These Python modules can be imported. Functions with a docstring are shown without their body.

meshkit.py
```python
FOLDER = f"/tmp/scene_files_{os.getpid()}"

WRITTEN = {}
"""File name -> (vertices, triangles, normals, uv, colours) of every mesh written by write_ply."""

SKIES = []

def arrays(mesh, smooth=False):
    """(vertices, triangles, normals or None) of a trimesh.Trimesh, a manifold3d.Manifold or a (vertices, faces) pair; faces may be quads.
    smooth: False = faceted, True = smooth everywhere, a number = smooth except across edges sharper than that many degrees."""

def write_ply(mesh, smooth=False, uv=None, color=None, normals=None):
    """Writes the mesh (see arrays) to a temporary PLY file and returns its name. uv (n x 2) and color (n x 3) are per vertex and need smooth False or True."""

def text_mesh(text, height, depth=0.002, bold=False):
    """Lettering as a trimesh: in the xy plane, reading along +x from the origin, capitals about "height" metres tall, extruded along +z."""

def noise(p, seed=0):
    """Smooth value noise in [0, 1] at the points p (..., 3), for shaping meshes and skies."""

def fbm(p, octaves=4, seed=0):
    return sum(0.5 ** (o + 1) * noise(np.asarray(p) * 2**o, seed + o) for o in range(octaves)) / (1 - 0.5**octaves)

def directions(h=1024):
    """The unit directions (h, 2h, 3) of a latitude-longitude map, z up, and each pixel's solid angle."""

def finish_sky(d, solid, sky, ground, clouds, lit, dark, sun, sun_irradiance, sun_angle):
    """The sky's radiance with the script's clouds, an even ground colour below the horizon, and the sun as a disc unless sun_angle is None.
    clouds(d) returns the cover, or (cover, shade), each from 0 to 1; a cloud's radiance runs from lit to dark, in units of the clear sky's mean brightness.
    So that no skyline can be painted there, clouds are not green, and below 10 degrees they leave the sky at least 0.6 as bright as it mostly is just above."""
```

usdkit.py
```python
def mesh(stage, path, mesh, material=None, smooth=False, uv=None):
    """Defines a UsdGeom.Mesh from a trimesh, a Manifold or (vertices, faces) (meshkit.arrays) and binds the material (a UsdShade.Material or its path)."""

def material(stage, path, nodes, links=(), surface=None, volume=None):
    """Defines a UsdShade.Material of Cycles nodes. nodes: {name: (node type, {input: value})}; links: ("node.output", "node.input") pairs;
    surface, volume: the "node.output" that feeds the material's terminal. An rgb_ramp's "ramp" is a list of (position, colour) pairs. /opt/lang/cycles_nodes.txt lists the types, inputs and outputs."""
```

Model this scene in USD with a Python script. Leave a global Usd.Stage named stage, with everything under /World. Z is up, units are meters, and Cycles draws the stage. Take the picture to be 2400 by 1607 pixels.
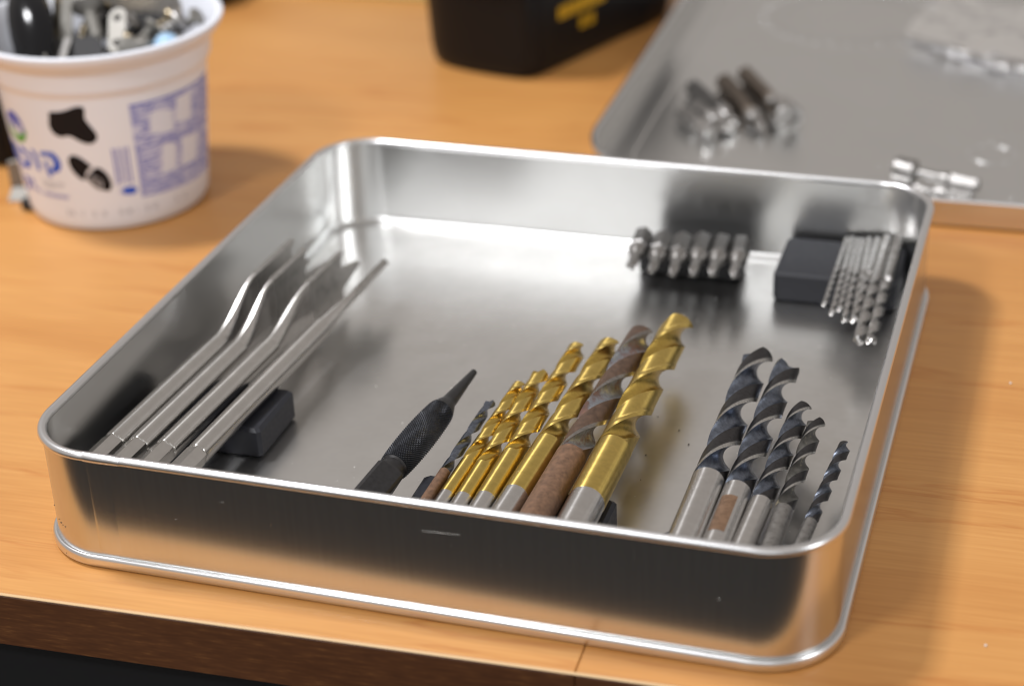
import math, random
import numpy as np
import trimesh
from shapely.geometry import Polygon, LineString, Point, box as sbox
from shapely.ops import unary_union
from shapely import affinity
import usdkit, meshkit
from pxr import Usd, UsdGeom, UsdLux, UsdShade, Gf, Sdf

random.seed(7)
rng = np.random.default_rng(7)
stage = Usd.Stage.CreateInMemory()
UsdGeom.SetStageUpAxis(stage, UsdGeom.Tokens.z)
UsdGeom.SetStageMetersPerUnit(stage, 1.0)
UsdGeom.Xform.Define(stage, '/World')
UsdGeom.Scope.Define(stage, '/World/Looks')
PI = math.pi

# ------------------------------------------------------------------ camera
YAW, PITCH, ROLL = -0.32368, 0.48767, -0.04252
CAM = np.array([0.17146, -0.53018, 0.31941])
FPX = 4324.77
fw = np.array([math.sin(YAW) * math.cos(PITCH), math.cos(YAW) * math.cos(PITCH), -math.sin(PITCH)])
rt = np.array([math.cos(YAW), -math.sin(YAW), 0.0])
up = np.cross(rt, fw)
rt, up = math.cos(ROLL) * rt + math.sin(ROLL) * up, -math.sin(ROLL) * rt + math.cos(ROLL) * up
cam = UsdGeom.Camera.Define(stage, '/World/camera')
APW = 23.6
cam.CreateHorizontalApertureAttr(APW)
cam.CreateVerticalApertureAttr(APW * 685 / 1024)
cam.CreateFocalLengthAttr(FPX / 2400 * APW)
cam.CreateClippingRangeAttr(Gf.Vec2f(0.02, 100))
cam.CreateFStopAttr(4.4)
cam.CreateFocusDistanceAttr(0.572)
cam.CreateExposureAttr(0.0)
cam.AddTransformOp().Set(Gf.Matrix4d(*rt, 0, *up, 0, *(-fw), 0, *CAM, 1))

# ------------------------------------------------------------------ light
W_ = '/World/Looks/'
amb = usdkit.material(stage, W_ + 'ambient', {'b': ('background_shader', {'color': (1.0, 0.92, 0.855), 'strength': 0.44})}, [], surface='b.background')
dome = UsdLux.DomeLight.Define(stage, '/World/ambient_light')
dome.CreateIntensityAttr(1.0)
UsdShade.MaterialBindingAPI.Apply(dome.GetPrim()).Bind(amb)


def rect_lamp(name, pos, target, w, h, power, color):
    l = UsdLux.RectLight.Define(stage, '/World/' + name)
    pos, target = np.array(pos, float), np.array(target, float)
    z = pos - target
    z /= np.linalg.norm(z)
    x = np.cross([0, 0, 1.0], z)
    x /= np.linalg.norm(x)
    y = np.cross(z, x)
    l.AddTransformOp().Set(Gf.Matrix4d(*x, 0, *y, 0, *z, 0, *pos, 1))
    l.CreateWidthAttr(w)
    l.CreateHeightAttr(h)
    l.CreateIntensityAttr(power)
    l.CreateColorAttr(Gf.Vec3f(*color))
    return l


rect_lamp('lamp_left', (-0.66, 0.02, 1.24), (0, 0, 0), 0.18, 0.18, 150.0, (0.98, 0.98, 1.0))
rect_lamp('lamp_front', (-0.42, -0.90, 1.10), (0, 0, 0), 0.20, 0.18, 59.0, (0.97, 0.98, 1.0))
rect_lamp('window_behind_camera', (0.05, -1.75, 1.0), (0, 0.05, 0.02), 1.9, 0.85, 1.0, (0.90, 0.96, 1.0))
rect_lamp('lamp_right', (1.55, -0.42, 0.86), (0, 0, 0), 0.5, 0.5, 9.0, (0.95, 0.98, 1.0))

# ------------------------------------------------------------------ materials
M = {}


def mat(name, nodes, links=(), surface='p.BSDF'):
    M[name] = usdkit.material(stage, W_ + name, nodes, list(links), surface=surface)
    return M[name]


def plain(name, color, rough=0.5, metal=0.0, **kw):
    return mat(name, {'p': ('principled_bsdf', {'base_color': color, 'roughness': rough, 'metallic': metal, **kw})})


def worn(name, color, rough, metal=1.0, scale=400, dirt=(0.1, 0.06, 0.03), amount=0.0, stretch=(1, 1, 1), var=0.12, bump=0.0, aniso=0.0, dscale=None):
    """metal or plastic with fine tonal variation, uneven gloss, optional dirt spots and bump, in object space"""
    lo = tuple(c * (1 - var) for c in color)
    hi = tuple(min(1, c * (1 + var)) for c in color)
    n = {'tc': ('texture_coordinate', {}), 'mp': ('mapping', {'scale': stretch}),
         'n': ('noise_texture', {'scale': scale, 'detail': 5, 'roughness': 0.6}),
         'r': ('rgb_ramp', {'ramp': [(0.3, lo), (0.7, hi)]}),
         'rr': ('map_range', {'from_min': 0.3, 'from_max': 0.7, 'to_min': rough * (0.95 if aniso else 0.85), 'to_max': rough * (1.05 if aniso else 1.2)}),
         'd': ('noise_texture', {'scale': dscale or scale * 0.35, 'detail': 6, 'roughness': 0.7}),
         'dr': ('map_range', {'from_min': 0.72 - amount * 0.35, 'from_max': 0.78 - amount * 0.35, 'to_min': 0.0, 'to_max': 1.0, 'clamp': True}),
         'mx': ('mix_color', {'b': dirt}),
         'im': ('map_range', {'from_min': 0, 'from_max': 1, 'to_min': metal, 'to_max': 0.0}),
         'p': ('principled_bsdf', {'metallic': metal})}
    L = [('tc.object', 'mp.vector'), ('mp.vector', 'n.vector'), ('n.fac', 'r.fac'), ('n.fac', 'rr.value'), ('tc.object', 'd.vector'),
         ('r.color', 'mx.a'), ('mx.result', 'p.base_color'), ('rr.result', 'p.roughness')]
    if amount > 0:
        L += [('d.fac', 'dr.value'), ('dr.result', 'mx.fac'), ('dr.result', 'im.value'), ('im.result', 'p.metallic')]
    else:
        n['mx'][1]['fac'] = 0.0
    if bump > 0:
        n['b'] = ('bump', {'strength': 0.6, 'distance': bump})
        L += [('n.fac', 'b.height'), ('b.normal', 'p.normal')]
    if aniso > 0:
        n['t'] = ('tangent', {'direction_type': 'radial', 'axis': 'z'})
        n['p'][1]['anisotropic'] = aniso
        n['p'][1]['anisotropic_rotation'] = 0.25
        L += [('t.tangent', 'p.tangent')]
    return mat(name, n, L)


# tinplate: satin, faint grain and little scratches
mat('tinplate', {
    'tc': ('texture_coordinate', {}), 'mp': ('mapping', {'scale': (700, 700, 45)}), 'n': ('noise_texture', {'scale': 1.0, 'detail': 4}), 'g': ('noise_texture', {'scale': 1800, 'detail': 3}),
    'rr': ('map_range', {'from_min': 0.3, 'from_max': 0.7, 'to_min': 0.238, 'to_max': 0.242}),
    'r': ('rgb_ramp', {'ramp': [(0.3, (0.672, 0.672, 0.662)), (0.7, (0.678, 0.678, 0.668))]}),
    'b': ('bump', {'strength': 0.06, 'distance': 0.00005}),
    'p': ('principled_bsdf', {'metallic': 1.0})},
    [('tc.object', 'mp.vector'), ('mp.vector', 'n.vector'), ('tc.object', 'g.vector'), ('n.fac', 'rr.value'), ('n.fac', 'r.fac'), ('r.color', 'p.base_color'), ('rr.result', 'p.roughness'), ('g.fac', 'b.height'), ('b.normal', 'p.normal')])
mat('tin_inside', {
    'tc': ('texture_coordinate', {}), 'n': ('noise_texture', {'scale': 30, 'detail': 4}),
    'r': ('rgb_ramp', {'ramp': [(0.3, (0.70, 0.70, 0.695)), (0.7, (0.72, 0.72, 0.715))]}), 'p': ('principled_bsdf', {'metallic': 1.0, 'roughness': 0.27})},
    [('tc.object', 'n.vector'), ('n.fac', 'r.fac'), ('r.color', 'p.base_color')])
mat('tin_floor', {
    'tc': ('texture_coordinate', {}), 'n': ('noise_texture', {'scale': 38, 'detail': 5}), 'g': ('noise_texture', {'scale': 1500, 'detail': 3}),
    's': ('noise_texture', {'scale': 16, 'detail': 6, 'roughness': 0.65}),
    'sr': ('map_range', {'from_min': 0.56, 'from_max': 0.72, 'to_min': 0.0, 'to_max': 0.2, 'clamp': True}),
    'rr': ('map_range', {'from_min': 0.3, 'from_max': 0.7, 'to_min': 0.27, 'to_max': 0.31}),
    'r': ('rgb_ramp', {'ramp': [(0.3, (0.71, 0.70, 0.685)), (0.7, (0.735, 0.725, 0.71))]}),
    'mx': ('mix_color', {'b': (0.40, 0.34, 0.27)}),
    'b': ('bump', {'strength': 0.06, 'distance': 0.00005}),
    'p': ('principled_bsdf', {'metallic': 1.0})},
    [('tc.object', 'n.vector'), ('tc.object', 'g.vector'), ('tc.object', 's.vector'), ('s.fac', 'sr.value'), ('sr.result', 'mx.fac'), ('n.fac', 'rr.value'), ('n.fac', 'r.fac'),
     ('r.color', 'mx.a'), ('mx.result', 'p.base_color'), ('rr.result', 'p.roughness'), ('g.fac', 'b.height'), ('b.normal', 'p.normal')])
plain('tin_rim', (0.78, 0.78, 0.79), 0.27, 1.0)

worn('bit_steel', (0.60, 0.585, 0.565), 0.22, scale=300, var=0.04, amount=0.16, dirt=(0.13, 0.075, 0.035), stretch=(1, 1, 0.5), aniso=0.93, dscale=170)
worn('bit_steel_clean', (0.62, 0.605, 0.59), 0.22, scale=300, var=0.04, amount=0.05, dirt=(0.2, 0.11, 0.06), aniso=0.93, dscale=120)
worn('small_steel', (0.52, 0.51, 0.50), 0.25, scale=300, var=0.06, bump=0.000004)
worn('gold_coat', (0.66, 0.475, 0.135), 0.31, scale=300, var=0.05, amount=0.1, dirt=(0.10, 0.06, 0.025), aniso=0.93, dscale=420)
worn('gold_flute', (0.56, 0.385, 0.095), 0.27, scale=300, var=0.06)
worn('blue_black_steel', (0.17, 0.19, 0.235), 0.31, scale=500, var=0.2, bump=0.000004, amount=0.05, dirt=(0.26, 0.23, 0.17), dscale=300)
worn('land_black', (0.065, 0.062, 0.064), 0.38, scale=900, var=0.2)
worn('margin_bright', (0.50, 0.49, 0.47), 0.3, scale=1500, amount=0.12, dirt=(0.12, 0.1, 0.08))
worn('rusted', (0.160, 0.088, 0.052), 0.62, metal=0.25, scale=700, var=0.35, bump=0.00004, amount=0.12, dirt=(0.10, 0.045, 0.03), dscale=260)
mat('rust_flute', {
    'tc': ('texture_coordinate', {}), 'n': ('noise_texture', {'scale': 110, 'detail': 8, 'roughness': 0.72}), 'n2': ('noise_texture', {'scale': 900, 'detail': 4}),
    'r': ('rgb_ramp', {'ramp': [(0.36, (0.42, 0.42, 0.41)), (0.48, (0.24, 0.25, 0.27)), (0.58, (0.13, 0.08, 0.066)), (0.70, (0.20, 0.10, 0.07))]}),
    'mr': ('map_range', {'from_min': 0.45, 'from_max': 0.6, 'to_min': 0.9, 'to_max': 0.2, 'clamp': True}),
    'rr': ('map_range', {'from_min': 0.4, 'from_max': 0.65, 'to_min': 0.36, 'to_max': 0.65, 'clamp': True}),
    'b': ('bump', {'strength': 0.5, 'distance': 0.0001}), 'p': ('principled_bsdf', {})},
    [('tc.object', 'n.vector'), ('tc.object', 'n2.vector'), ('n.fac', 'r.fac'), ('n.fac', 'mr.value'), ('n.fac', 'rr.value'), ('r.color', 'p.base_color'), ('mr.result', 'p.metallic'), ('rr.result', 'p.roughness'), ('n2.fac', 'b.height'), ('b.normal', 'p.normal')])
worn('black_oxide', (0.022, 0.021, 0.022), 0.42, metal=0.35, scale=900, var=0.3, bump=0.000004, amount=0.06, dirt=(0.07, 0.035, 0.02), dscale=200)
worn('ferrite', (0.010, 0.011, 0.017), 0.5, metal=0.0, scale=700, var=0.3, bump=0.000004, amount=0.05, dirt=(0.06, 0.05, 0.045), dscale=500)
worn('ferrite_black', (0.006, 0.006, 0.008), 0.6, metal=0.0, scale=700, var=0.2)
worn('dull_steel', (0.34, 0.33, 0.32), 0.36, scale=600, bump=0.000004, amount=0.05)
worn('knurl_black', (0.05, 0.052, 0.06), 0.38, metal=0.6, scale=900, var=0.3)
worn('blade_steel', (0.46, 0.45, 0.435), 0.36, scale=300, var=0.12, amount=0.2, dirt=(0.10, 0.07, 0.045), dscale=90)
worn('brown_steel', (0.20, 0.165, 0.135), 0.4, scale=400, var=0.15)
worn('dusty_steel', (0.12, 0.115, 0.105), 0.45, metal=0.7, scale=500, var=0.3, amount=0.45, dirt=(0.30, 0.26, 0.18), dscale=240)
worn('copper_stain', (0.42, 0.27, 0.18), 0.35, scale=500, var=0.15)
worn('rust_land', (0.115, 0.070, 0.048), 0.5, metal=0.5, scale=500, var=0.3, amount=0.3, dirt=(0.035, 0.03, 0.03), dscale=330, bump=0.00003)
worn('margin_worn', (0.30, 0.28, 0.26), 0.36, scale=600, var=0.2)
worn('hex_dark', (0.20, 0.195, 0.19), 0.4, scale=400, var=0.1)
worn('zinc', (0.24, 0.23, 0.21), 0.5, metal=0.7, scale=300, var=0.2)
worn('brassy', (0.40, 0.33, 0.22), 0.3, scale=300, var=0.2)
plain('cup_plastic', (0.74, 0.76, 0.82), 0.38, 0.0, subsurface_weight=0.0, coat_weight=0.15)
plain('print_black', (0.012, 0.010, 0.011), 0.6, specular_ior_level=0.12)
plain('print_smoke', (0.16, 0.15, 0.15), 0.6, specular_ior_level=0.12)
plain('print_blue', (0.03, 0.09, 0.52), 0.6, specular_ior_level=0.12)
plain('print_violet', (0.11, 0.12, 0.46), 0.6, specular_ior_level=0.12)
plain('print_pale', (0.55, 0.56, 0.71), 0.6, specular_ior_level=0.12)
plain('print_green', (0.10, 0.34, 0.045), 0.6, specular_ior_level=0.12)
plain('print_white', (0.78, 0.78, 0.80), 0.6, specular_ior_level=0.12)
plain('print_grey', (0.24, 0.24, 0.27), 0.6, specular_ior_level=0.12)
plain('black_plastic', (0.006, 0.006, 0.007), 0.38, specular_ior_level=0.22)
plain('black_gloss', (0.006, 0.006, 0.007), 0.14, specular_ior_level=0.3)
plain('yellow_print', (0.62, 0.36, 0.01), 0.5)
plain('yellow_paper', (0.60, 0.50, 0.20), 0.7)
plain('pale_blue_cap', (0.36, 0.55, 0.75), 0.25)
plain('desk_black', (0.010, 0.010, 0.011), 0.5)
plain('room_dark', (0.012, 0.011, 0.010), 0.8)
plain('crumb', (0.7, 0.68, 0.64), 0.5)
plain('crumb_dark', (0.03, 0.025, 0.02), 0.6)
mat('clear_film', {'t': ('transparent_bsdf', {'color': (0.97, 0.97, 0.98)}), 'g': ('glossy_bsdf', {'color': (1, 1, 1), 'roughness': 0.12}), 'd': ('translucent_bsdf', {'color': (0.85, 0.86, 0.9)}), 'd2': ('diffuse_bsdf', {'color': (0.8, 0.81, 0.86)}),
                   'm0': ('mix_closure', {'fac': 0.5}), 'm1': ('mix_closure', {'fac': 0.16}), 'f': ('fresnel', {'IOR': 1.5}), 'm2': ('mix_closure', {})},
    [('d.BSDF', 'm0.closure1'), ('d2.BSDF', 'm0.closure2'), ('t.BSDF', 'm1.closure1'), ('m0.closure', 'm1.closure2'), ('f.fac', 'm2.fac'), ('m1.closure', 'm2.closure1'), ('g.BSDF', 'm2.closure2')], surface='m2.closure')
TROT = math.radians(2.27)


def wood(name, seed):
    mat(name, {
        'tc': ('texture_coordinate', {}), 'mp': ('mapping', {'scale': (5, 62, 5), 'location': (seed, seed * 2.3, 0)}), 'mp2': ('mapping', {'scale': (3.0, 17, 3), 'location': (seed * 1.7, seed, 0)}),
        'mp3': ('mapping', {'scale': (30, 650, 30)}),
        'n': ('noise_texture', {'scale': 1.0, 'detail': 5, 'roughness': 0.55, 'distortion': 0.5}),
        'w': ('noise_texture', {'scale': 1.0, 'detail': 3, 'roughness': 0.5, 'distortion': 0.7}),
        'f': ('noise_texture', {'scale': 1.0, 'detail': 3}),
        'r': ('rgb_ramp', {'ramp': [(0.25, (0.63, 0.322, 0.105)), (0.5, (0.58, 0.281, 0.085)), (0.75, (0.515, 0.228, 0.063))]}),
        'lr': ('rgb_ramp', {'ramp': [(0.0, (0, 0, 0)), (0.565, (0, 0, 0)), (0.60, (1, 1, 1)), (0.625, (0, 0, 0)), (1.0, (0, 0, 0))]}),
        'lm': ('math', {'math_type': 'multiply', 'value2': 0.42}),
        'm1': ('mix_color', {'blend_type': 'multiply', 'b': (0.74, 0.52, 0.36)}),
        'fr': ('map_range', {'from_min': 0.3, 'from_max': 0.7, 'to_min': 0.0, 'to_max': 0.42, 'clamp': True}),
        'm2': ('mix_color', {'blend_type': 'multiply', 'b': (0.72, 0.60, 0.48)}),
        'rr': ('map_range', {'from_min': 0.3, 'from_max': 0.7, 'to_min': 0.34, 'to_max': 0.44}),
        'b': ('bump', {'strength': 0.12, 'distance': 0.0002}),
        'p': ('principled_bsdf', {'specular_ior_level': 0.4})},
        [('tc.object', 'mp.vector'), ('tc.object', 'mp2.vector'), ('tc.object', 'mp3.vector'), ('mp.vector', 'n.vector'), ('mp2.vector', 'w.vector'), ('mp3.vector', 'f.vector'),
         ('w.fac', 'r.fac'), ('n.fac', 'lr.fac'), ('lr.color', 'lm.value1'), ('lm.value', 'm1.fac'), ('r.color', 'm1.a'), ('f.fac', 'fr.value'), ('fr.result', 'm2.fac'), ('m1.result', 'm2.a'),
         ('m2.result', 'p.base_color'), ('n.fac', 'rr.value'), ('rr.result', 'p.roughness'), ('f.fac', 'b.height'), ('b.normal', 'p.normal')])


wood('cherry_board', 3.1)
wood('cherry_board_two', 8.4)
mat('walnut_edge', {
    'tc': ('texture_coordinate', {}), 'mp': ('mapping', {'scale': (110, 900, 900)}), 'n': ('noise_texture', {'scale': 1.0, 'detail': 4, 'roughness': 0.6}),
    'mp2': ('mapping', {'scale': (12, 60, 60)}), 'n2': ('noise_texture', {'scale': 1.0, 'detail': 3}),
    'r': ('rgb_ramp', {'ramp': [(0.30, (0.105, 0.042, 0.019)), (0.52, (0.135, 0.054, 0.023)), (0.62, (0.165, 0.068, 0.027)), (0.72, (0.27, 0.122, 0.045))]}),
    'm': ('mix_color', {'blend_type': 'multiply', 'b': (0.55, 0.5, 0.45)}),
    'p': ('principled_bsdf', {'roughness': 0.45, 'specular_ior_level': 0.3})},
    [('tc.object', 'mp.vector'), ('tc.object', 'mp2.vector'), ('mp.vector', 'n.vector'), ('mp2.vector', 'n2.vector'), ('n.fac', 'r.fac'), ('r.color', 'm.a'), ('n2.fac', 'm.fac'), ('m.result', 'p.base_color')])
plain('edge_line', (0.62, 0.42, 0.22), 0.4)

# ------------------------------------------------------------------ helpers
used = {}


def numbered(path):
    k = used.get(path, 0)
    used[path] = k + 1
    return path if k == 0 else f'{path}_{k:03d}'


def obj(name, mesh, m, parent=None, smooth=35, label=None, kind=None):
    base = parent.GetPath().pathString if parent is not None else '/World'
    o = usdkit.mesh(stage, numbered(f'{base}/{name}'), mesh, M[m] if m else None, smooth=smooth)
    if label:
        o.GetPrim().SetCustomDataByKey('label', label)
    if kind:
        o.GetPrim().SetCustomDataByKey('kind', kind)
    return o.GetPrim()


def tag(pr, label=None, cat=None, group=None, kind=None):
    for k, v in (('label', label), ('category', cat), ('group', group), ('kind', kind)):
        if v:
            pr.SetCustomDataByKey(k, v)
    return pr


def thing(name, label=None, cat=None, loc=(0, 0, 0), frame=None, group=None, kind=None):
    x = UsdGeom.Xform.Define(stage, numbered('/World/' + name))
    f = np.eye(3) if frame is None else np.array(frame)
    x.AddTransformOp().Set(Gf.Matrix4d(*f[0], 0, *f[1], 0, *f[2], 0, *map(float, loc), 1))
    return tag(x.GetPrim(), label, cat, group, kind)


def rotz(a):
    return np.array([[math.cos(a), math.sin(a), 0], [-math.sin(a), math.cos(a), 0], [0, 0, 1]])


def axis_frame(a, b, roll=0.0):
    """rows = local x, y, z in world; z runs from a to b, y as near up as can be, then rolled"""
    z = np.array(b, float) - np.array(a, float)
    z /= np.linalg.norm(z)
    x = np.cross([0, 0, 1.0], z)
    x /= np.linalg.norm(x)
    y = np.cross(z, x)
    c, s = math.cos(roll), math.sin(roll)
    return np.array([c * x + s * y, -s * x + c * y, z])


def loft(rings, cap0=True, cap1=True, closed=True):
    """rings: (n, k, 3) -> mesh"""
    R = np.asarray(rings, float)
    n, k, _ = R.shape
    v = R.reshape(-1, 3)
    i, j = np.meshgrid(np.arange(n - 1), np.arange(k if closed else k - 1), indexing='ij')
    a, b = i * k + j, i * k + (j + 1) % k
    q = np.stack([a, b, b + k, a + k], -1).reshape(-1, 4)
    f = np.vstack([q[:, [0, 1, 2]], q[:, [0, 2, 3]]])
    if cap0:
        v = np.vstack([v, R[0].mean(0)])
        jj = np.arange(k)
        f = np.vstack([f, np.c_[(jj + 1) % k, jj, np.full(k, len(v) - 1)]])
    if cap1:
        v = np.vstack([v, R[-1].mean(0)])
        jj = np.arange(k)
        o = (n - 1) * k
        f = np.vstack([f, np.c_[o + jj, o + (jj + 1) % k, np.full(k, len(v) - 1)]])
    return trimesh.Trimesh(v, f, process=False)


def lathe(prof, n=32, cap=True):
    """prof: [(r, z)] going up"""
    a = np.linspace(0, 2 * PI, n, endpoint=False)
    return loft([np.c_[r * np.cos(a), r * np.sin(a), np.full(n, z)] for r, z in prof], cap, cap)


def prism(n, prof, rot=0.0):
    a = np.linspace(0, 2 * PI, n, endpoint=False) + rot
    return loft([np.c_[r * np.cos(a), r * np.sin(a), np.full(n, z)] for r, z in prof])


def rrect(w, d, r, n=14):
    P = []
    for cx, cy, a0 in ((w / 2 - r, -d / 2 + r, -90), (w / 2 - r, d / 2 - r, 0), (-w / 2 + r, d / 2 - r, 90), (-w / 2 + r, -d / 2 + r, 180)):
        a = np.radians(a0 + np.linspace(0, 90, n))
        P.append(np.c_[cx + r * np.cos(a), cy + r * np.sin(a)])
    return np.vstack(P)


def sweep_rr(w, d, r, prof, n=14, closed_prof=False):
    rings = []
    for o, z in prof:
        p = rrect(w + 2 * o, d + 2 * o, r + o, n)
        rings.append(np.c_[p, np.full(len(p), z)])
    if closed_prof:
        rings.append(rings[0])
    return loft(rings, False, False)


def chamfer_box(w, d, h, c=0.0008, base=None):
    b = base or c
    prof = [(-b, 0.0), (0, b), (0, h - c), (-c, h)]
    rings = []
    for o, z in prof:
        x, y, k = w / 2 + o, d / 2 + o, c
        rings.append(np.array([(x - k, -y, z), (x, -y + k, z), (x, y - k, z), (x - k, y, z), (-x + k, y, z), (-x, y - k, z), (-x, -y + k, z), (-x + k, -y, z)]))
    return loft(rings)


def tube(points, r, n=8):
    p = np.asarray(points, float)
    t = np.gradient(p, axis=0)
    t /= np.linalg.norm(t, axis=1, keepdims=True)
    ref = np.array([0, 0, 1.0]) if abs(t[:, 2]).max() < 0.9 else np.array([1.0, 0.13, 0])
    a = np.cross(t, ref)
    a /= np.linalg.norm(a, axis=1, keepdims=True)
    b = np.cross(a, t)
    rr_ = np.broadcast_to(r, (len(p),))
    an = np.linspace(0, 2 * PI, n, endpoint=False)
    return loft([p[i] + rr_[i] * (np.cos(an)[:, None] * a[i] - np.sin(an)[:, None] * b[i]) for i in range(len(p))])


def cat(ms):
    return trimesh.util.concatenate(ms)


def moved(m, xyz):
    m = m.copy()
    m.apply_translation(xyz)
    return m


def spline(pts, n=60):
    """closed smooth curve through the points (periodic Catmull-Rom)"""
    P = np.asarray(pts, float)
    k = len(P)
    out = []
    for i in range(k):
        p0, p1, p2, p3 = P[i - 1], P[i], P[(i + 1) % k], P[(i + 2) % k]
        for t in np.linspace(0, 1, max(2, n // k), endpoint=False):
            out.append(0.5 * (2 * p1 + (p2 - p0) * t + (2 * p0 - 5 * p1 + 4 * p2 - p3) * t * t + (3 * p1 - p0 - 3 * p2 + p3) * t ** 3))
    return np.array(out)


# ------------------------------------------------------------------ table
TF = rotz(-TROT * -1)          # table axes: its front edge is turned a little against the tin
# front edge passes (-0.1218, -0.1477) and (0.0371, -0.1414)
table = thing('table', 'orange cherry wood table top with dark brown front edge', None, (0.0548, -0.1407, 0.0), TF, kind='structure')


def slab(x0, x1, y0, y1, z0, z1, c=0.0008):
    m = chamfer_box(x1 - x0, y1 - y0, z1 - z0, c)
    m.apply_translation([(x0 + x1) / 2, (y0 + y1) / 2, z0])
    return m


obj('board', slab(-0.75, -0.00012, 0.0012, 1.1, -0.0200, 0.0, 0.0003), 'cherry_board', table)
obj('board', slab(0.00012, 0.85, 0.0012, 1.1, -0.0200, 0.0, 0.0003), 'cherry_board_two', table)
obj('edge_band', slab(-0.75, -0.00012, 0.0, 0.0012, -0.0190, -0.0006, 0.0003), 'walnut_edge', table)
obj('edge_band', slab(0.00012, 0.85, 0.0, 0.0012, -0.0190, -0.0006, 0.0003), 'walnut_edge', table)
obj('edge_line', slab(-0.75, 0.85, -0.00005, 0.0011, -0.00058, -0.00006, 0.0002), 'edge_line', table)
obj('apron', slab(-0.75, 0.85, 0.004, 0.02, -0.32, -0.0202), 'desk_black', table)
for x0 in (-0.745, 0.79):
    obj('leg', slab(x0, x0 + 0.05, 0.03, 0.08, -0.74, -0.0205, 0.002), 'desk_black', table)
    obj('leg', slab(x0, x0 + 0.05, 1.0, 1.05, -0.74, -0.0205, 0.002), 'desk_black', table)
obj('floor', slab(-4, 4, -4, 4, -0.76, -0.74), 'room_dark', kind='structure')

# ------------------------------------------------------------------ the tin
TW, TD, TH, TR = 0.245, 0.2534, 0.0405, 0.0221
FL = 0.0035                                    # inside floor height
tin = thing('tin_tray', 'open silver tinplate box holding the rows of drill bits', 'tin')
wall_prof = [(0.0002, 0.0036), (0.0, 0.0060), (0.0, 0.0386)]
wall = sweep_rr(TW, TD, TR, wall_prof, 18)
inner = sweep_rr(TW, TD, TR, [(-0.0004, 0.0387), (-0.0005, 0.0062), (-0.0009, 0.0052), (-0.0018, 0.0043), (-0.0032, 0.0037), (-0.0045, FL)], 18)
obj('inner_wall', inner, 'tin_inside', tin, 40)
obj('wall', wall, 'tinplate', tin, 40)
# rolled rim
RIM = [(0.00150 * math.cos(a) - 0.0003, 0.0391 + 0.00140 * math.sin(a)) for a in np.linspace(-PI * 0.9, PI * 1.1, 16, endpoint=False)]
obj('rim', sweep_rr(TW, TD, TR, RIM, 18, True), 'tin_rim', tin, 60)
# bottom bead: rounded seam that stands proud of the wall
BEAD = [(0.0001, 0.0040), (0.0007, 0.0043), (0.0013, 0.0041), (0.0017, 0.0034), (0.0018, 0.0024), (0.0016, 0.0010), (0.0010, 0.0002), (0.0, 0.0001), (-0.002, 0.0006)]
obj('bottom_seam', sweep_rr(TW, TD, TR, BEAD, 18), 'tin_rim', tin, 50)
fp = rrect(TW - 0.009, TD - 0.009, TR - 0.0045, 18)
pl = Polygon(fp)
fl = trimesh.creation.triangulate_polygon(pl, engine='earcut')
fv = np.c_[fl[0], np.full(len(fl[0]), FL)]
obj('floor_plate', trimesh.Trimesh(fv, fl[1], process=False), 'tin_floor', tin, False)
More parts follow.
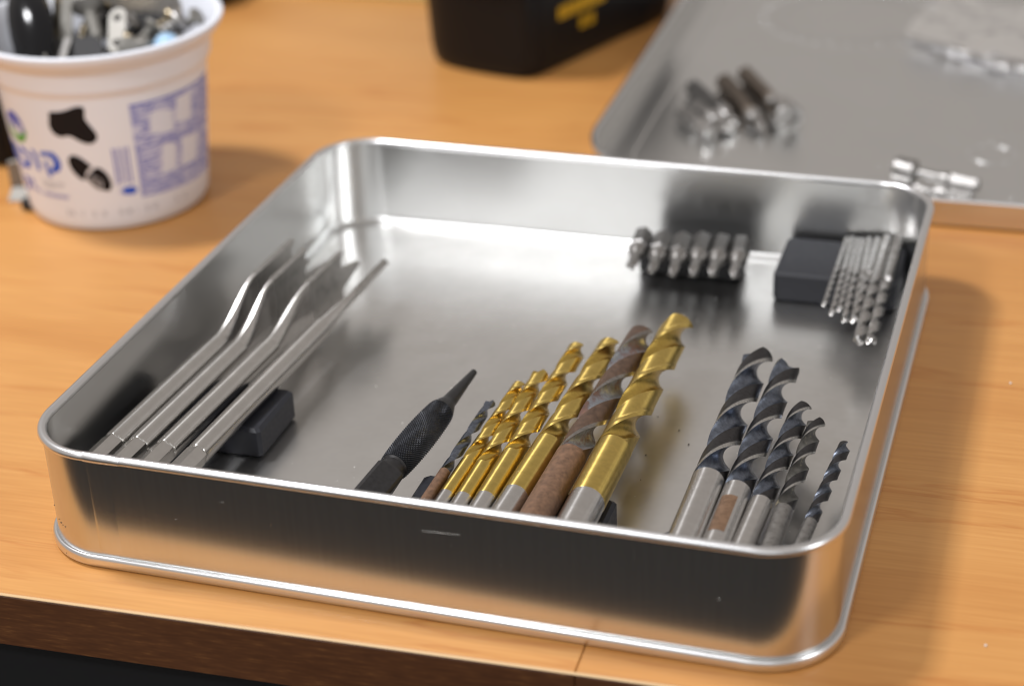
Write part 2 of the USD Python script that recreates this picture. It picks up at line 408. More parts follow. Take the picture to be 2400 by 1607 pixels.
# lap joint of the wall on the front, near its left corner
SX = -0.0985
lap = loft([np.array([(SX, -TD / 2 - 0.0000, z), (SX + 0.0009, -TD / 2 - 0.00013, z), (SX + 0.006, -TD / 2 - 0.00012, z), (SX + 0.0085, -TD / 2 + 0.0001, z)]) for z in (0.0045, 0.02, 0.0382)], False, False, False)
obj('lap_joint', lap, 'tinplate', tin, 60)
lapr = cat([tube([(SX + u, -TD / 2 - 0.0002, 0.0393) for u in np.linspace(0, 0.012, 5)], [0.00152, 0.00160, 0.00158, 0.00152, 0.00140], 12)])
obj('rim_lap', lapr, 'tin_rim', tin, 60)
# nicks and scratches on the front wall
sc = []
for (u, z, l, a) in ((0.0125, 0.0305, 0.0115, 0.04), (-0.04, 0.0245, 0.0012, 1.0), (0.0155, 0.0268, 0.0012, 1.2), (0.030, 0.0225, 0.0009, 1.3), (-0.071, 0.0215, 0.0012, 0.3), (0.0685, 0.033, 0.0045, 1.55), (0.092, 0.022, 0.001, 0.2), (-0.055, 0.030, 0.0015, 0.1), (-0.0005, 0.0365, 0.0008, 1.4)):
    d = np.array([math.cos(a), 0, math.sin(a)]) * l / 2
    c = np.array([u, -TD / 2 - 0.00004, z])
    sc.append(tube([c - d, c, c + d], [0.00002, 0.000045, 0.00002], 5))
obj('scratches', cat(sc), 'margin_bright', tin, kind='stuff')
nk = []
for (a, z, s) in ((217, 0.0135, 0.0004), (229, 0.0110, 0.0003), (233, 0.0106, 0.00045), (236, 0.0103, 0.0003), (240, 0.0104, 0.00035), (243, 0.0022, 0.0004)):
    t = math.radians(a)
    o = 0.0017 if z < 0.004 else 0
    c = np.array([-TW / 2 + TR + (TR + o) * math.cos(t), -TD / 2 + TR + (TR + o) * math.sin(t), z])
    s_ = trimesh.creation.icosphere(1, s)
    s_.apply_scale([1.1, 1.1, 0.7])
    c[:2] -= 0.6 * s * np.array([math.cos(t), math.sin(t)])
    nk.append(moved(s_, c))
obj('paint_specks', cat(nk), 'crumb_dark', tin, kind='stuff')

# ------------------------------------------------------------------ magnets
MZ = FL + 0.00005
MH = 0.011


def magnet(label, cx, cy, w, d, h=MH, a=0.0, c=0.0011, m='ferrite'):
    t = tag(obj('bar_magnet', moved(chamfer_box(w, d, h, c), (0, 0, 0)), m, None, False), label, 'magnet')
    UsdGeom.Xformable(t).AddTransformOp().Set(Gf.Matrix4d(math.cos(a), math.sin(a), 0, 0, -math.sin(a), math.cos(a), 0, 0, 0, 0, 1, 0, cx, cy, MZ, 1))
    return t


magnet('dark ferrite block magnet under the four spade bits', -0.0955, -0.0486, 0.0435, 0.0285, a=0.0)
magnet('dark magnet mostly hidden under the gold drill bits, one corner showing', 0.019, -0.090, 0.062, 0.032)
magnet('dark magnet hidden under the shanks of the black drill bits', 0.090, -0.101, 0.046, 0.030)
magnet('large dark block magnet with a bare top beside the small silver drills', 0.0905, 0.1060, 0.0455, 0.0330, 0.0120)
magnet('dark magnet under the row of six screwdriver bits', 0.0330, 0.1080, 0.040, 0.013, m='ferrite_black')


# ------------------------------------------------------------------ twist drills
def flute_section(land=62, web=0.24, wa=122, nl=10, nm=3, ns=15):
    """half cross section of a drill (unit radius): land, margin, flute; returns points and a tag for the edge after each"""
    pts, tags = [], []
    for a in np.linspace(0, land, nl, endpoint=False):
        pts.append((0.965 * math.cos(math.radians(a)), 0.965 * math.sin(math.radians(a))))
        tags.append('l')
    for a in np.linspace(land + 1, land + 18, nm + 1):
        pts.append((math.cos(math.radians(a)), math.sin(math.radians(a))))
        tags.append('m')
    tags[-1] = 'f'
    L = np.array(pts[-1])
    H = np.array([-0.965, 0.0])
    w = web * np.array([math.cos(math.radians(wa)), math.sin(math.radians(wa))])
    A = np.array([[2 * (w - L)[0], 2 * (w - L)[1]], [2 * (H - L)[0], 2 * (H - L)[1]]])
    c = np.linalg.solve(A, [w @ w - L @ L, H @ H - L @ L])
    r = np.linalg.norm(L - c)
    a0, a1, am = (math.atan2(*(p - c)[::-1]) for p in (L, H, w))
    if not (min(a0, a1) < am < max(a0, a1)):
        a1 += 2 * PI if a1 < a0 else -2 * PI
    for a in np.linspace(a0, a1, ns + 1)[1:-1]:
        pts.append(tuple(c + r * np.array([math.cos(a), math.sin(a)])))
        tags.append('f')
    return np.array(pts), tags


def both(sec):
    return np.vstack([sec[0], -sec[0]]), sec[1] * 2


SEC_DEEP = both(flute_section())
SEC_WIDE = both(flute_section(80, 0.40, 140))


def drill_flutes(R, z0, z1, phase, pitch, runout=0.9, sec=None):
    """meshes by tag: l land, m margin, f flute"""
    SEC2, TAGS2 = sec or SEC_DEEP
    n = int(max(24, (z1 - z0) / pitch * 46))
    zs = np.linspace(z0, z1 - 1e-6, n)
    tipl = R / math.tan(math.radians(61))
    zs = np.unique(np.r_[zs[zs < z1 - tipl], np.linspace(z1 - tipl, z1 - 1e-6, 9)])
    rings = []
    ang = np.arctan2(SEC2[:, 1], SEC2[:, 0])
    circ = np.c_[np.cos(ang), np.sin(ang)]
    for z in zs:
        b = np.clip((z - z0) / (runout * R), 0, 1)
        b = b * b * (3 - 2 * b)
        s = SEC2 * b + circ * (1 - b)
        k = min(1.0, max(0.001, (z1 - z) / tipl))
        a = phase + 2 * PI * (z - z0) / pitch
        c_, s_ = math.cos(a), math.sin(a)
        rings.append(np.c_[R * k * (c_ * s[:, 0] - s_ * s[:, 1]), R * k * (s_ * s[:, 0] + c_ * s[:, 1]), np.full(len(s), z)])
    Rr = np.array(rings)
    n, k, _ = Rr.shape
    v = Rr.reshape(-1, 3)
    out = {}
    T = np.array(TAGS2)
    i, j = np.meshgrid(np.arange(n - 1), np.arange(k), indexing='ij')
    a, b = i * k + j, i * k + (j + 1) % k
    q = np.stack([a, b, b + k, a + k], -1)
    for t in 'lmf':
        qq = q[:, T == t].reshape(-1, 4)
        out[t] = trimesh.Trimesh(v, np.vstack([qq[:, [0, 1, 2]], qq[:, [0, 2, 3]]]), process=False)
        out[t].remove_unreferenced_vertices()
    return out


def twist_drill(name, label, catg, A, B, R, L0, zf, phase, mats, collar=None, group=None, pitch=None, shoulder=0.0, Rs=None, parts_lm=True, behind=0.03):
    """A, B: axis points at shank (measured) and tip; the shank is carried on 'behind' metres past A. zf = flute start measured from A"""
    A, B = np.array(A, float), np.array(B, float)
    d = (B - A) / np.linalg.norm(B - A)
    S = A - d * behind
    zf = zf + behind
    zf0, zf = zf, zf - 0.8 * R
    p30 = 2 * PI * R / math.tan(math.radians(30))
    phase += 2 * PI * (np.linalg.norm(B - S) - zf0) / p30
    B = B - d * 0.75 * R
    Lt = np.linalg.norm(B - S)
    phase -= 2 * PI * (Lt - zf) / (pitch or p30)
    t = thing(name, label, catg, S, axis_frame(S, B), group)
    Rs = Rs or R
    sh = mats['shank']
    c0 = 0.0 if collar is None else collar + behind
    if collar is None:
        prof = [(Rs * 0.86, 0), (Rs, Rs * 0.25), (Rs, zf - shoulder - 0.0001), (R, zf)] if shoulder else [(Rs * 0.86, 0), (Rs, Rs * 0.25), (Rs, zf - 0.0002), (Rs, zf)]
        obj('shank', lathe(prof, 40), sh, t, 30)
    else:
        obj('shank_end', lathe([(Rs * 0.86, 0), (Rs * 0.985, Rs * 0.25), (Rs * 0.985, c0)], 40), mats['end'], t, 30, label='bare silver end of the shank')
        obj('shank', lathe([(Rs * 0.985, c0), (Rs, c0 + 0.0002), (Rs, zf)], 40), sh, t, 30)
    p = pitch or 2 * PI * R / math.tan(math.radians(30))
    fm = drill_flutes(R, zf, Lt, phase, p, sec=SEC_WIDE if mats['flute'] in ('gold_flute', 'rust_flute', 'small_steel') else SEC_DEEP)
    if parts_lm:
        obj('flute', fm['f'], mats['flute'], t, 40)
        obj('land', fm['l'], mats['land'], t, 40)
        obj('cutting_edge', fm['m'], mats['margin'], t, 40)
    else:
        obj('flute', cat([fm['f'], fm['l'], fm['m']]) if False else trimesh.util.concatenate([fm['f'], fm['l'], fm['m']]), mats['flute'], t, 40)
    return t


mm = lambda *a: tuple(x / 1000 for x in a)
GOLD = dict(shank='gold_coat', end='bit_steel_clean', flute='gold_flute', land='gold_coat', margin='gold_coat')
BLK = dict(shank='bit_steel_clean', flute='blue_black_steel', land='land_black', margin='margin_bright')
RST = dict(shank='rusted', flute='rust_flute', land='rust_land', margin='margin_worn')
DKB = dict(shank='rusted', flute='blue_black_steel', land='blue_black_steel', margin='blue_black_steel')
gg = 'gold coated drill bits in a row'
# name, A, B, R, flute start from A, phase, collar from A
twist_drill('drill_bit', 'smallest gold drill bit, beside the thin black drill', 'drill bit', mm(0.0, -87.9, 16.7), mm(1.8, -15.3, 16.7), 0.0025, 0, 0.0212, 1.9, GOLD, pitch=0.0343, collar=-0.0001, group=gg, behind=0.024)
twist_drill('drill_bit', 'second smallest gold drill bit, third of the row from the knurled punch', 'drill bit', mm(5.9, -89.5, 17.1), mm(6.6, -6.1, 17.1), 0.0029, 0, 0.0212, 2.4, GOLD, pitch=0.0403, collar=0.0003, group=gg, behind=0.024)
twist_drill('drill_bit', 'middle sized gold drill bit between two smaller and two larger gold ones', 'drill bit', mm(12.9, -87.7, 17.8), mm(14.2, 13.5, 17.8), 0.0034, 0, 0.0269, 0.9, GOLD, pitch=0.0407, collar=-0.0012, group=gg, behind=0.026)
twist_drill('drill_bit', 'gold drill bit lying against the left side of the rusty one', 'drill bit', mm(21.5, -85.9, 18.8), mm(25.4, 17.0, 18.8), 0.0043, 0, 0.0339, 1.2, GOLD, pitch=0.0533, collar=-0.0004, group=gg, behind=0.028)
twist_drill('drill_bit', 'rusty brown drill bit with a grey and rust flute between gold ones', 'drill bit', mm(31.4, -84.0, 19.5), mm(34.2, 26.7, 19.5), 0.0049, 0, 0.026, 0.6, RST, behind=0.031, pitch=0.0656)
twist_drill('drill_bit', 'largest gold drill bit, at the right end of its row', 'drill bit', mm(43.7, -87.6, 20.1), mm(44.9, 36.7, 20.1), 0.0057, 0, 0.0364, 2.2, GOLD, collar=0.0014, group=gg, behind=0.028)
twist_drill('drill_bit', 'thin grey black drill bit with a brown shank next to the knurled punch', 'drill bit', mm(-5.3, -83.5, 16.2), mm(-4.6, -28.1, 16.2), 0.0018, 0, 0.0102, 0.4, DKB, pitch=0.0323, behind=0.026)
bg = 'black masonry style drill bits with silver shanks'
twist_drill('drill_bit', 'largest blue black drill bit with thick silver shank, leftmost of the black five', 'drill bit', mm(76.0, -77.7, 19.6), mm(76.1, 21.1, 19.6), 0.0051, 0, 0.0162, 2.3, BLK, shoulder=0.003, Rs=0.0050, behind=0.036, group=bg)
db2 = twist_drill('drill_bit', 'second largest black drill bit with a copper patch on its shank', 'drill bit', mm(85.2, -78.9, 18.9), mm(86.7, 16.2, 18.9), 0.0044, 0, 0.0142, 2.0, BLK, shoulder=0.002, Rs=0.0043, behind=0.035, group=bg)
cp = []
for zz in np.linspace(0.0185, 0.0375, 5):
    q = np.linspace(math.radians(50), math.radians(118), 10)
    cp.append(np.c_[0.00433 * np.cos(q), 0.00433 * np.sin(q), np.full(10, zz)])
obj('copper_patch', loft(cp, False, False, False), 'copper_stain', db2, 60, label='copper coloured worn patch on the shank')
twist_drill('drill_bit', 'middle sized black drill bit with silver shank, third of the black five', 'drill bit', mm(92.9, -80.3, 18.0), mm(95.7, -9.1, 18.0), 0.0035, 0, 0.0114, 1.4, BLK, behind=0.034, group=bg)
twist_drill('drill_bit', 'fourth black drill bit with a dusty clogged flute and dull shank', 'drill bit', mm(100.0, -82.0, 17.3), mm(101.5, -16.2, 17.3), 0.0029, 0, 0.0118, 0.9, dict(BLK, shank='dull_steel', flute='dusty_steel'), pitch=0.0344, behind=0.034, group=bg)
twist_drill('drill_bit', 'smallest black drill bit, standing apart near the right wall of the tin', 'drill bit', mm(108.3, -79.1, 16.3), mm(112.2, -27.3, 16.3), 0.0021, 0, 0.0054, 0.7, dict(BLK, shank='dull_steel', margin='land_black'), pitch=0.0244, behind=0.032, group=bg)

# small silver drills on the big magnet, shanks to the back
sm = [(90.3, 123.3, 90.7, 64.1, .9), (92.3, 124.2, 94.5, 57.3, 1.0), (94.5, 123.3, 96.7, 60.9, 1.0), (96.5, 122.9, 99.6, 52.5, 1.1), (98.9, 123.9, 102.7, 54.0, 1.25), (101.9, 123.7, 102.9, 52.4, 1.4), (105.3, 124.9, 106.6, 35.9, 1.8), (109.5, 125.0, 110.7, 36.8, 1.85)]
SLV = dict(shank='small_steel', flute='small_steel', land='small_steel', margin='small_steel')
words = ['thinnest silver drill bit, leftmost on the big magnet', 'second thin silver drill bit from the left on the big magnet', 'third thin silver drill bit from the left on the big magnet', 'fourth silver drill bit from the left on the big magnet',
         'fifth silver drill bit from the left on the big magnet', 'silver drill bit just left of the two long ones on the big magnet', 'left one of the two long silver drill bits by the right wall', 'right one of the two long silver drill bits, nearest the right wall']
MT = MZ + 0.012
for (x0, y0, x1, y1, r), w in zip(sm, words):
    r = r / 1000 * 1.12
    ln = math.hypot(x1 - x0, y1 - y0) / 1000
    twist_drill('small_drill_bit', w, 'drill bit', (x0 / 1000, y0 / 1000 - 0.002, MT + r), (x1 / 1000, y1 / 1000, MT + r), r, 0, ln * 0.42, random.uniform(0, 3), SLV, group='small silver drill bits on the big magnet', behind=0.0015, parts_lm=False)


# ------------------------------------------------------------------ spade bits
def spade(label, A, B, half, y_neck, y_full, y_spur, y_spike, roll, stamp=None, r=0.0038, tilt=0.0, front=-0.118):
    """A, B: two points on the shaft axis in plan; positions along the axis are given as world y"""
    A, B = np.array(A), np.array(B)
    d = (B - A) / np.linalg.norm(B - A)
    z0 = A + d * ((front - A[1]) / d[1])
    s = lambda y: (y - front) / d[1]
    t = thing('spade_bit', label, 'spade bit', z0, axis_frame(z0, z0 + d, roll), 'spade bits in the tin')
    # x local = across (before roll: horizontal), y local = blade direction
    y_neck, y_full = y_neck - 0.003, y_full + 0.003
    hx0, hx1 = s(front), s(-0.087)
    obj('hex_shank', prism(6, [(r * 0.80, hx0), (r * 1.0, hx0 + 0.0008), (r * 1.02, hx1 - 0.0012), (r * 0.98, hx1)], 0.5 + roll), 'bit_steel', t, 25)
    obj('shaft', lathe([(r * 0.9, hx1), (r, hx1 + 0.0008), (r, s(y_neck))], 40), 'bit_steel', t, 30)
    rings = []
    k = 40
    an = np.linspace(0, 2 * PI, k, endpoint=False)
    th = 0.0011
    zt = np.linspace(0, 1, 32)
    for q in zt:
        e = q * q * (3 - 2 * q)
        hw = r + (half - r) * e
        ht = r + (th - r) * min(1, q * 1.25) ** 0.8
        pw = 2 + 6 * e
        cx = np.sign(np.cos(an)) * np.abs(np.cos(an)) ** (2 / pw) * ht
        cy = np.sign(np.sin(an)) * np.abs(np.sin(an)) ** (2 / pw) * hw
        rings.append(np.c_[cx, cy, np.full(k, s(y_neck) + q * (s(y_full) - s(y_neck)))])
    obj('neck', loft(rings, False, False), 'bit_steel_clean', t, 60)
    # blade: outline in (across, along)
    a0, a1, a2 = s(y_full), s(y_spur), s(y_spike)
    notch = a1 - 0.0035
    sp = 0.0042
    out = [(-half, a0), (half, a0), (half, a1), (half * 0.80, notch + 0.0006), (sp, notch), (0.0005, a2), (-0.0005, a2), (-sp, notch), (-half * 0.80, notch + 0.0006), (-half, a1)]
    bm = trimesh.creation.extrude_polygon(Polygon(out), 2 * th, engine='earcut')
    v = bm.vertices.copy()
    bm.vertices = np.c_[v[:, 2] - th, v[:, 0], v[:, 1]]
    bm.invert() if bm.volume < 0 else None
    obj('blade', bm, 'blade_steel', t, 20)
    if stamp:
        tm = meshkit.text_mesh(stamp, 0.0052, 0.00012, bold=False)
        v = tm.vertices.copy()
        tm.vertices = np.c_[th - 0.00002 + v[:, 2], -0.0005 - v[:, 0] * 0 + (v[:, 1] - 0.003), a0 + 0.004 + v[:, 0]]
        obj('stamped_number', tm, 'margin_bright', t, 20)
    return t


SZ = MZ + MH + 0.0038
spade('spade bit nearest the left wall, its tall dark blade in shadow', mm(-113.2, -84.4, SZ * 1000), mm(-109.7, -14.7, SZ * 1000), 0.0138, -0.013, 0.0105, 0.0435, 0.055, math.radians(2))
spade('second spade bit from the left wall with a number stamped on its grey blade', mm(-103.3, -61.2, SZ * 1000), mm(-100.8, -12.0, SZ * 1000), 0.0138, -0.016, 0.0065, 0.037, 0.054, math.radians(0), '28')
spade('third spade bit from the left wall with a bare pale blade', mm(-93.3, -58.7, SZ * 1000), mm(-90.4, -9.5, SZ * 1000), 0.0105, -0.012, 0.0135, 0.0445, 0.057, math.radians(0), '20')
spade('spade bit over the dark magnet, its thin blade seen edge on', mm(-82.1, -56.0, SZ * 1000), mm(-79.8, -14.5, SZ * 1000), 0.0075, 0.006, 0.020, 0.050, 0.060, math.radians(38))

# ------------------------------------------------------------------ punch
PA, PB = np.array(mm(-19.7, -87.1, 20.0)), np.array(mm(-14.3, -17.3, 20.0))
pd = (PB - PA) / np.linalg.norm(PB - PA)
PS = PA - pd * 0.030
punch = thing('centre_punch', 'black knurled punch with a square shank and tapered point', 'punch', PS, axis_frame(PS, PB, 0.55))
pl_ = lambda y: (y / 1000 - PS[1]) / pd[1]
ysq, yk0, yk1, yn, yt = pl_(-86), pl_(-81.5), pl_(-46), pl_(-42), pl_(-17.3)
k = 48
an = np.linspace(0, 2 * PI, k, endpoint=False) + PI / 4


def sq(r, e):   # e = 0 circle, 1 square with rounded corners
    c, s_ = np.cos(an), np.sin(an)
    q = np.minimum(r * 1.28, r / np.maximum(np.abs(np.cos(an)), np.abs(np.sin(an))))
    rr_ = r * (1 - e) + q * e
    return rr_


obj('shank', loft([np.c_[sq(r_, e) * np.cos(an), sq(r_, e) * np.sin(an), np.full(k, z)] for r_, e, z in ((0.0040, 1, 0), (0.0046, 1, 0.001), (0.0046, 1, ysq - 0.0012), (0.0043, 0.75, ysq), (0.0041, 0.2, ysq + 0.0012), (0.0040, 0.0, yk0 - 0.0006), (0.0045, 0.0, yk0))]), 'black_oxide', punch, 25)
nk_, nz_ = 160, 130
ak = np.linspace(0, 2 * PI, nk_, endpoint=False)
rings = []
for z in np.linspace(yk0, yk1, nz_):
    u = (z - yk0) / (yk1 - yk0)
    base = 0.0046 + 0.0008 * math.sin(PI * u) ** 0.7 - 0.0002 * u
    w1 = np.abs(((ak * 20 / PI / 2 * 2 + (z - yk0) * 900) % 1) - 0.5) * 2
    w2 = np.abs(((ak * 20 / PI / 2 * 2 - (z - yk0) * 900) % 1) - 0.5) * 2
    kn = np.minimum(w1, w2)
    r_ = base - 0.0005 + 0.0006 * np.minimum(kn * 1.8, 1)
    rings.append(np.c_[r_ * np.cos(ak), r_ * np.sin(ak), np.full(nk_, z)])
obj('knurled_grip', loft(rings), 'knurl_black', punch, 30)
obj('point', lathe([(0.0044, yk1), (0.0042, yk1 + 0.0012), (0.0032, yn + 0.0004), (0.0027, yn + 0.0016), (0.0025, yn + 0.003), (0.0011, yt - 0.0006), (0.0007, yt)], 32), 'black_oxide', punch, 30)


# ------------------------------------------------------------------ screwdriver bits
def driver_bit(name, label, A, B, R=0.0033, group=None, kind='phillips', m='dull_steel', m2='small_steel', roll=0.3, hexfrac=0.45, neck=0.55):
    A, B = np.array(A, float), np.array(B, float)
    L = np.linalg.norm(B - A)
    t = thing(name, label, 'driver bit', A, axis_frame(A, B, roll), group)
    h = L * hexfrac
    obj('hex_shank', prism(6, [(R * 0.8, 0), (R * 1.08, R * 0.35), (R * 1.08, h - R * 0.3), (R * 0.85, h)]), m, t, 20)
    obj('collar', lathe([(R * 0.85, h), (R * 0.98, h + R * 0.2), (R * 0.98, h + R * 0.7), (R * neck, h + R * 1.6)], 24), m2, t, 30)
    if kind == 'nut':
        obj('tip', lathe([(R * neck, h + R * 1.6), (R * 0.7, L - R * 3.4), (R * 1.75, L - R * 2.8), (R * 1.75, L - R * 0.3), (R * 1.6, L), (R * 1.2, L), (R * 1.1, L - R)], 24), m2, t, 30)
        return t
    k = 32
    a = np.linspace(0, 2 * PI, k, endpoint=False)
    rings = []
    zz = np.linspace(h + R * 1.6, L, 10)
    for i, z in enumerate(zz):
        q = (z - zz[0]) / (L - zz[0])
        cross = np.clip((q - 0.45) / 0.3, 0, 1)
        rad = R * neck * (1 + 0.25 * cross) * (1 if q < 0.8 else 1 - (q - 0.8) * 3.2)
        rr_ = rad * (1 - 0.45 * cross * np.abs(np.sin(2 * a)) ** 0.8)
        rings.append(np.c_[rr_ * np.cos(a), rr_ * np.sin(a), np.full(k, z)])
    obj('tip', loft(rings), m2, t, 40)
    return t


hb = [(14.0, 106.6, 16.1, 76.9), (22.3, 105.3, 24.5, 74.7), (30.0, 105.8, 32.7, 73.8), (37.4, 107.5, 40.0, 75.5), (45.1, 107.4, 46.9, 77.0), (52.4, 107.8, 55.1, 77.5)]
ord_ = ['leftmost of the six screwdriver bits in a row along the back wall', 'second from the left of the six screwdriver bits by the back wall', 'third from the left of the six screwdriver bits by the back wall',
        'fourth from the left of the six screwdriver bits by the back wall', 'fifth from the left of the six screwdriver bits by the back wall', 'rightmost of the six screwdriver bits, nearest the big dark magnet']
for i, (x0, y0, x1, y1) in enumerate(hb):
    driver_bit('screwdriver_bit', ord_[i], mm(x0, y0, 18.2), mm(x1, y1, 17.8), 0.0036, 'six screwdriver bits on a magnet', m='hex_dark', m2='dull_steel', roll=0.2 + 0.17 * i)

# ------------------------------------------------------------------ lid
LX, LY, LA, LH = -0.0369, 0.1749, 0.0215, 0.0125
LWD, LDP = 0.249, 0.40
lidf = rotz(LA)
lid = thing('shallow_tray', 'shallow silver tin tray lying behind the box, holding loose bits', 'tray', (LX, LY, 0), lidf)


def lidp(x, y, z=0.0):
    """world -> lid coordinates"""
    d = np.array([x - LX, y - LY, z])
    return lidf @ d


def lsh(m):
    m.apply_translation([LWD / 2, LDP / 2, 0])
    return m


LFZ = 0.0014
obj('wall', lsh(sweep_rr(LWD, LDP, 0.0515, [(-0.0012, 0.0002), (-0.0003, 0.0008), (0.0, 0.0018), (0.0, LH - 0.0008), (-0.0006, LH - 0.0007), (-0.0007, 0.0026), (-0.0014, 0.0018), (-0.004, LFZ)], 16)), 'tinplate', lid, 40)
obj('rim', lsh(sweep_rr(LWD, LDP, 0.0515, [(-0.0003 + 0.0012 * math.cos(a), LH - 0.0006 + 0.0011 * math.sin(a)) for a in np.linspace(0, 2 * PI, 14, endpoint=False)], 16, True)), 'tin_rim', lid, 60)
outer = Polygon(rrect(LWD - 0.008, LDP - 0.008, 0.0475, 16))
fl = trimesh.creation.triangulate_polygon(outer, engine='earcut')
obj('floor_plate', lsh(trimesh.Trimesh(np.c_[fl[0], np.full(len(fl[0]), LFZ)], fl[1], process=False)), 'tin_inside', lid, False)
# step around the floor, and embossed rings
obj('embossed_step', lsh(sweep_rr(LWD - 0.034, LDP - 0.034, 0.036, [(0.0011, LFZ + 0.00004), (0.0005, LFZ + 0.0005), (-0.0005, LFZ + 0.0005), (-0.0011, LFZ + 0.00004)], 12)), 'tin_inside', lid, 50)


def ring_bead(cx, cy, r, w, h, n=64):
    a = np.linspace(0, 2 * PI, n, endpoint=False)
    P = [(r + w * math.cos(q), h * math.sin(q)) for q in np.linspace(PI, 0, 7)]
    return loft([np.c_[cx + x * np.cos(a), cy + x * np.sin(a), np.full(n, LFZ + 0.00004 + z)] for x, z in P], False, False)


big = lidp(0.047, 0.437)
obj('embossed_ring', ring_bead(big[0], big[1], 0.0430, 0.0016, 0.0003), 'tin_inside', lid, 50)
obj('embossed_ring', ring_bead(big[0], big[1], 0.0375, 0.0030, 0.0004), 'tin_inside', lid, 50)
dots = []
for q in np.linspace(0, 2 * PI, 34, endpoint=False):
    s_ = trimesh.creation.icosphere(1, 0.0011)
    s_.apply_scale([1, 1, 0.55])
    dots.append(moved(s_, (big[0] + 0.0465 * math.cos(q), big[1] + 0.0465 * math.sin(q), LFZ)))
obj('embossed_dots', cat(dots), 'tin_rim', lid, 60, kind='stuff')
sml = lidp(0.1355, 0.2575)
obj('embossed_ring', ring_bead(sml[0], sml[1], 0.0105, 0.0007, 0.0003), 'tin_rim', lid, 50)
gl = []
for (x, y, s_) in ((0.1345, 0.2735, .0012), (0.088, 0.2335, .0010), (0.099, 0.243, .0016), (0.1475, 0.2115, .0016), (0.150, 0.203, .002), (0.1445, 0.196, .0018), (0.0935, 0.236, .0012)):
    g = trimesh.creation.icosphere(2, s_)
    g.apply_scale([1.3, 1, 0.18])
    gl.append(moved(g, lidp(x, y, LFZ)))
obj('glue_spots', cat(gl), 'tin_inside', lid, 60, kind='stuff')

# loose bits on the shallow tray
LZ = LFZ + 0.0035
gl_ = 'loose driver bits lying on the shallow tray'
driver_bit('screwdriver_bit', 'long steel driver bit, second from the left of the heap on the shallow tray', mm(-10.7, 304.8, 5.2), mm(19.4, 261.4, 5.0), 0.0042, gl_, hexfrac=0.7, neck=0.6, m='hex_dark')
driver_bit('screwdriver_bit', 'brownish steel driver bit in the middle of the heap on the shallow tray', mm(2.7, 315.5, 5.4), mm(32.6, 257.1, 5.0), 0.0044, gl_, hexfrac=0.72, neck=0.6, m='brown_steel')
driver_bit('nut_driver', 'nut driver with a wide socket end, rightmost of the heap on the tray', mm(10.8, 326.1, 6.2), mm(42.9, 268.0, 6.6), 0.0042, gl_, kind='nut', hexfrac=0.62, m='brown_steel')
driver_bit('screwdriver_bit', 'short steel driver bit at the left of the heap on the shallow tray', mm(-5.0, 280.0, 4.8), mm(19.0, 253.0, 4.6), 0.0040, gl_, hexfrac=0.45, neck=0.7, m='dull_steel')
driver_bit('screwdriver_bit', 'bright stubby driver bit lying lowest in the heap on the shallow tray', mm(-8.0, 268.5, 5.0), mm(12.0, 246.5, 5.0), 0.0043, gl_, hexfrac=0.6, neck=0.9, m='dull_steel')
driver_bit('nut_driver', 'round headed nut driver by the right rear corner of the box', mm(133.5, 209.5, 6.0), mm(97.5, 219.5, 7.0), 0.0031, None, kind='nut', hexfrac=0.35, neck=0.75, m='dull_steel', m2='dull_steel')
driver_bit('screwdriver_bit', 'steel driver bit lying along the front rim of the shallow tray beside a nut driver', mm(131.5, 199.7, 5.2), mm(106.0, 202.5, 5.2), 0.0032, None, hexfrac=0.4, neck=0.75, m='dull_steel', m2='dull_steel')

# plastic bag on the shallow tray
nb = 34
u, w = np.meshgrid(np.linspace(0, 1, nb), np.linspace(0, 1, nb), indexing='ij')
c00, c10, c11, c01 = (np.array(q) for q in ((0.081, 0.388), (0.175, 0.336), (0.185, 0.43), (0.094, 0.456)))
P = (c00[None, None] * ((1 - u) * (1 - w))[..., None] + c10 * (u * (1 - w))[..., None] + c11 * (u * w)[..., None] + c01 * ((1 - u) * w)[..., None])
hgt = 0.006 + 0.010 * np.abs(meshkit.fbm(np.stack([u * 4 + w * 2.5, w * 5 - u, u * 0 + 2.0], -1), 5, 3) - 0.5) * 1.6 + 0.003 + 0.004 * (w > 0.04) * np.minimum(1, w * 5) * (1 - w)
bagm = loft(np.dstack([P, hgt])[:, :, :], False, False, False)
bag = thing('plastic_bag', 'crumpled clear plastic bag of small bits at the back of the shallow tray', 'plastic bag')
obj('film', bagm, 'clear_film', bag, True)
lowp = np.array([c00 + (c10 - c00) * q for q in np.linspace(0, 1, 24)])
seal = np.c_[lowp, 0.0052 + 0.0012 * np.sin(np.linspace(0, 9, 24))]
obj('seal_strip', tube(seal, 0.0011, 8), 'clear_film', bag, 60)
for i in range(7):
    q0 = 0.04 + 0.1 * i + random.uniform(-.02, .02)
    p0 = c00 + (c10 - c00) * q0 + np.array([0.002, 0.004 + 0.0035 * (i % 3)])
    p1 = p0 + (c10 - c00) / np.linalg.norm(c10 - c00) * random.uniform(0.022, 0.032)
    driver_bit('bagged_bit', ['leftmost', 'second', 'third', 'fourth', 'fifth', 'sixth', 'rightmost'][i] + ' small steel bit seen through the plastic bag, counted from the left', (*p0, 0.0042 + 0.0006 * (i % 3)), (*p1, 0.0044), 0.0016, 'small bits inside the plastic bag', m='small_steel', hexfrac=0.5, neck=0.7)

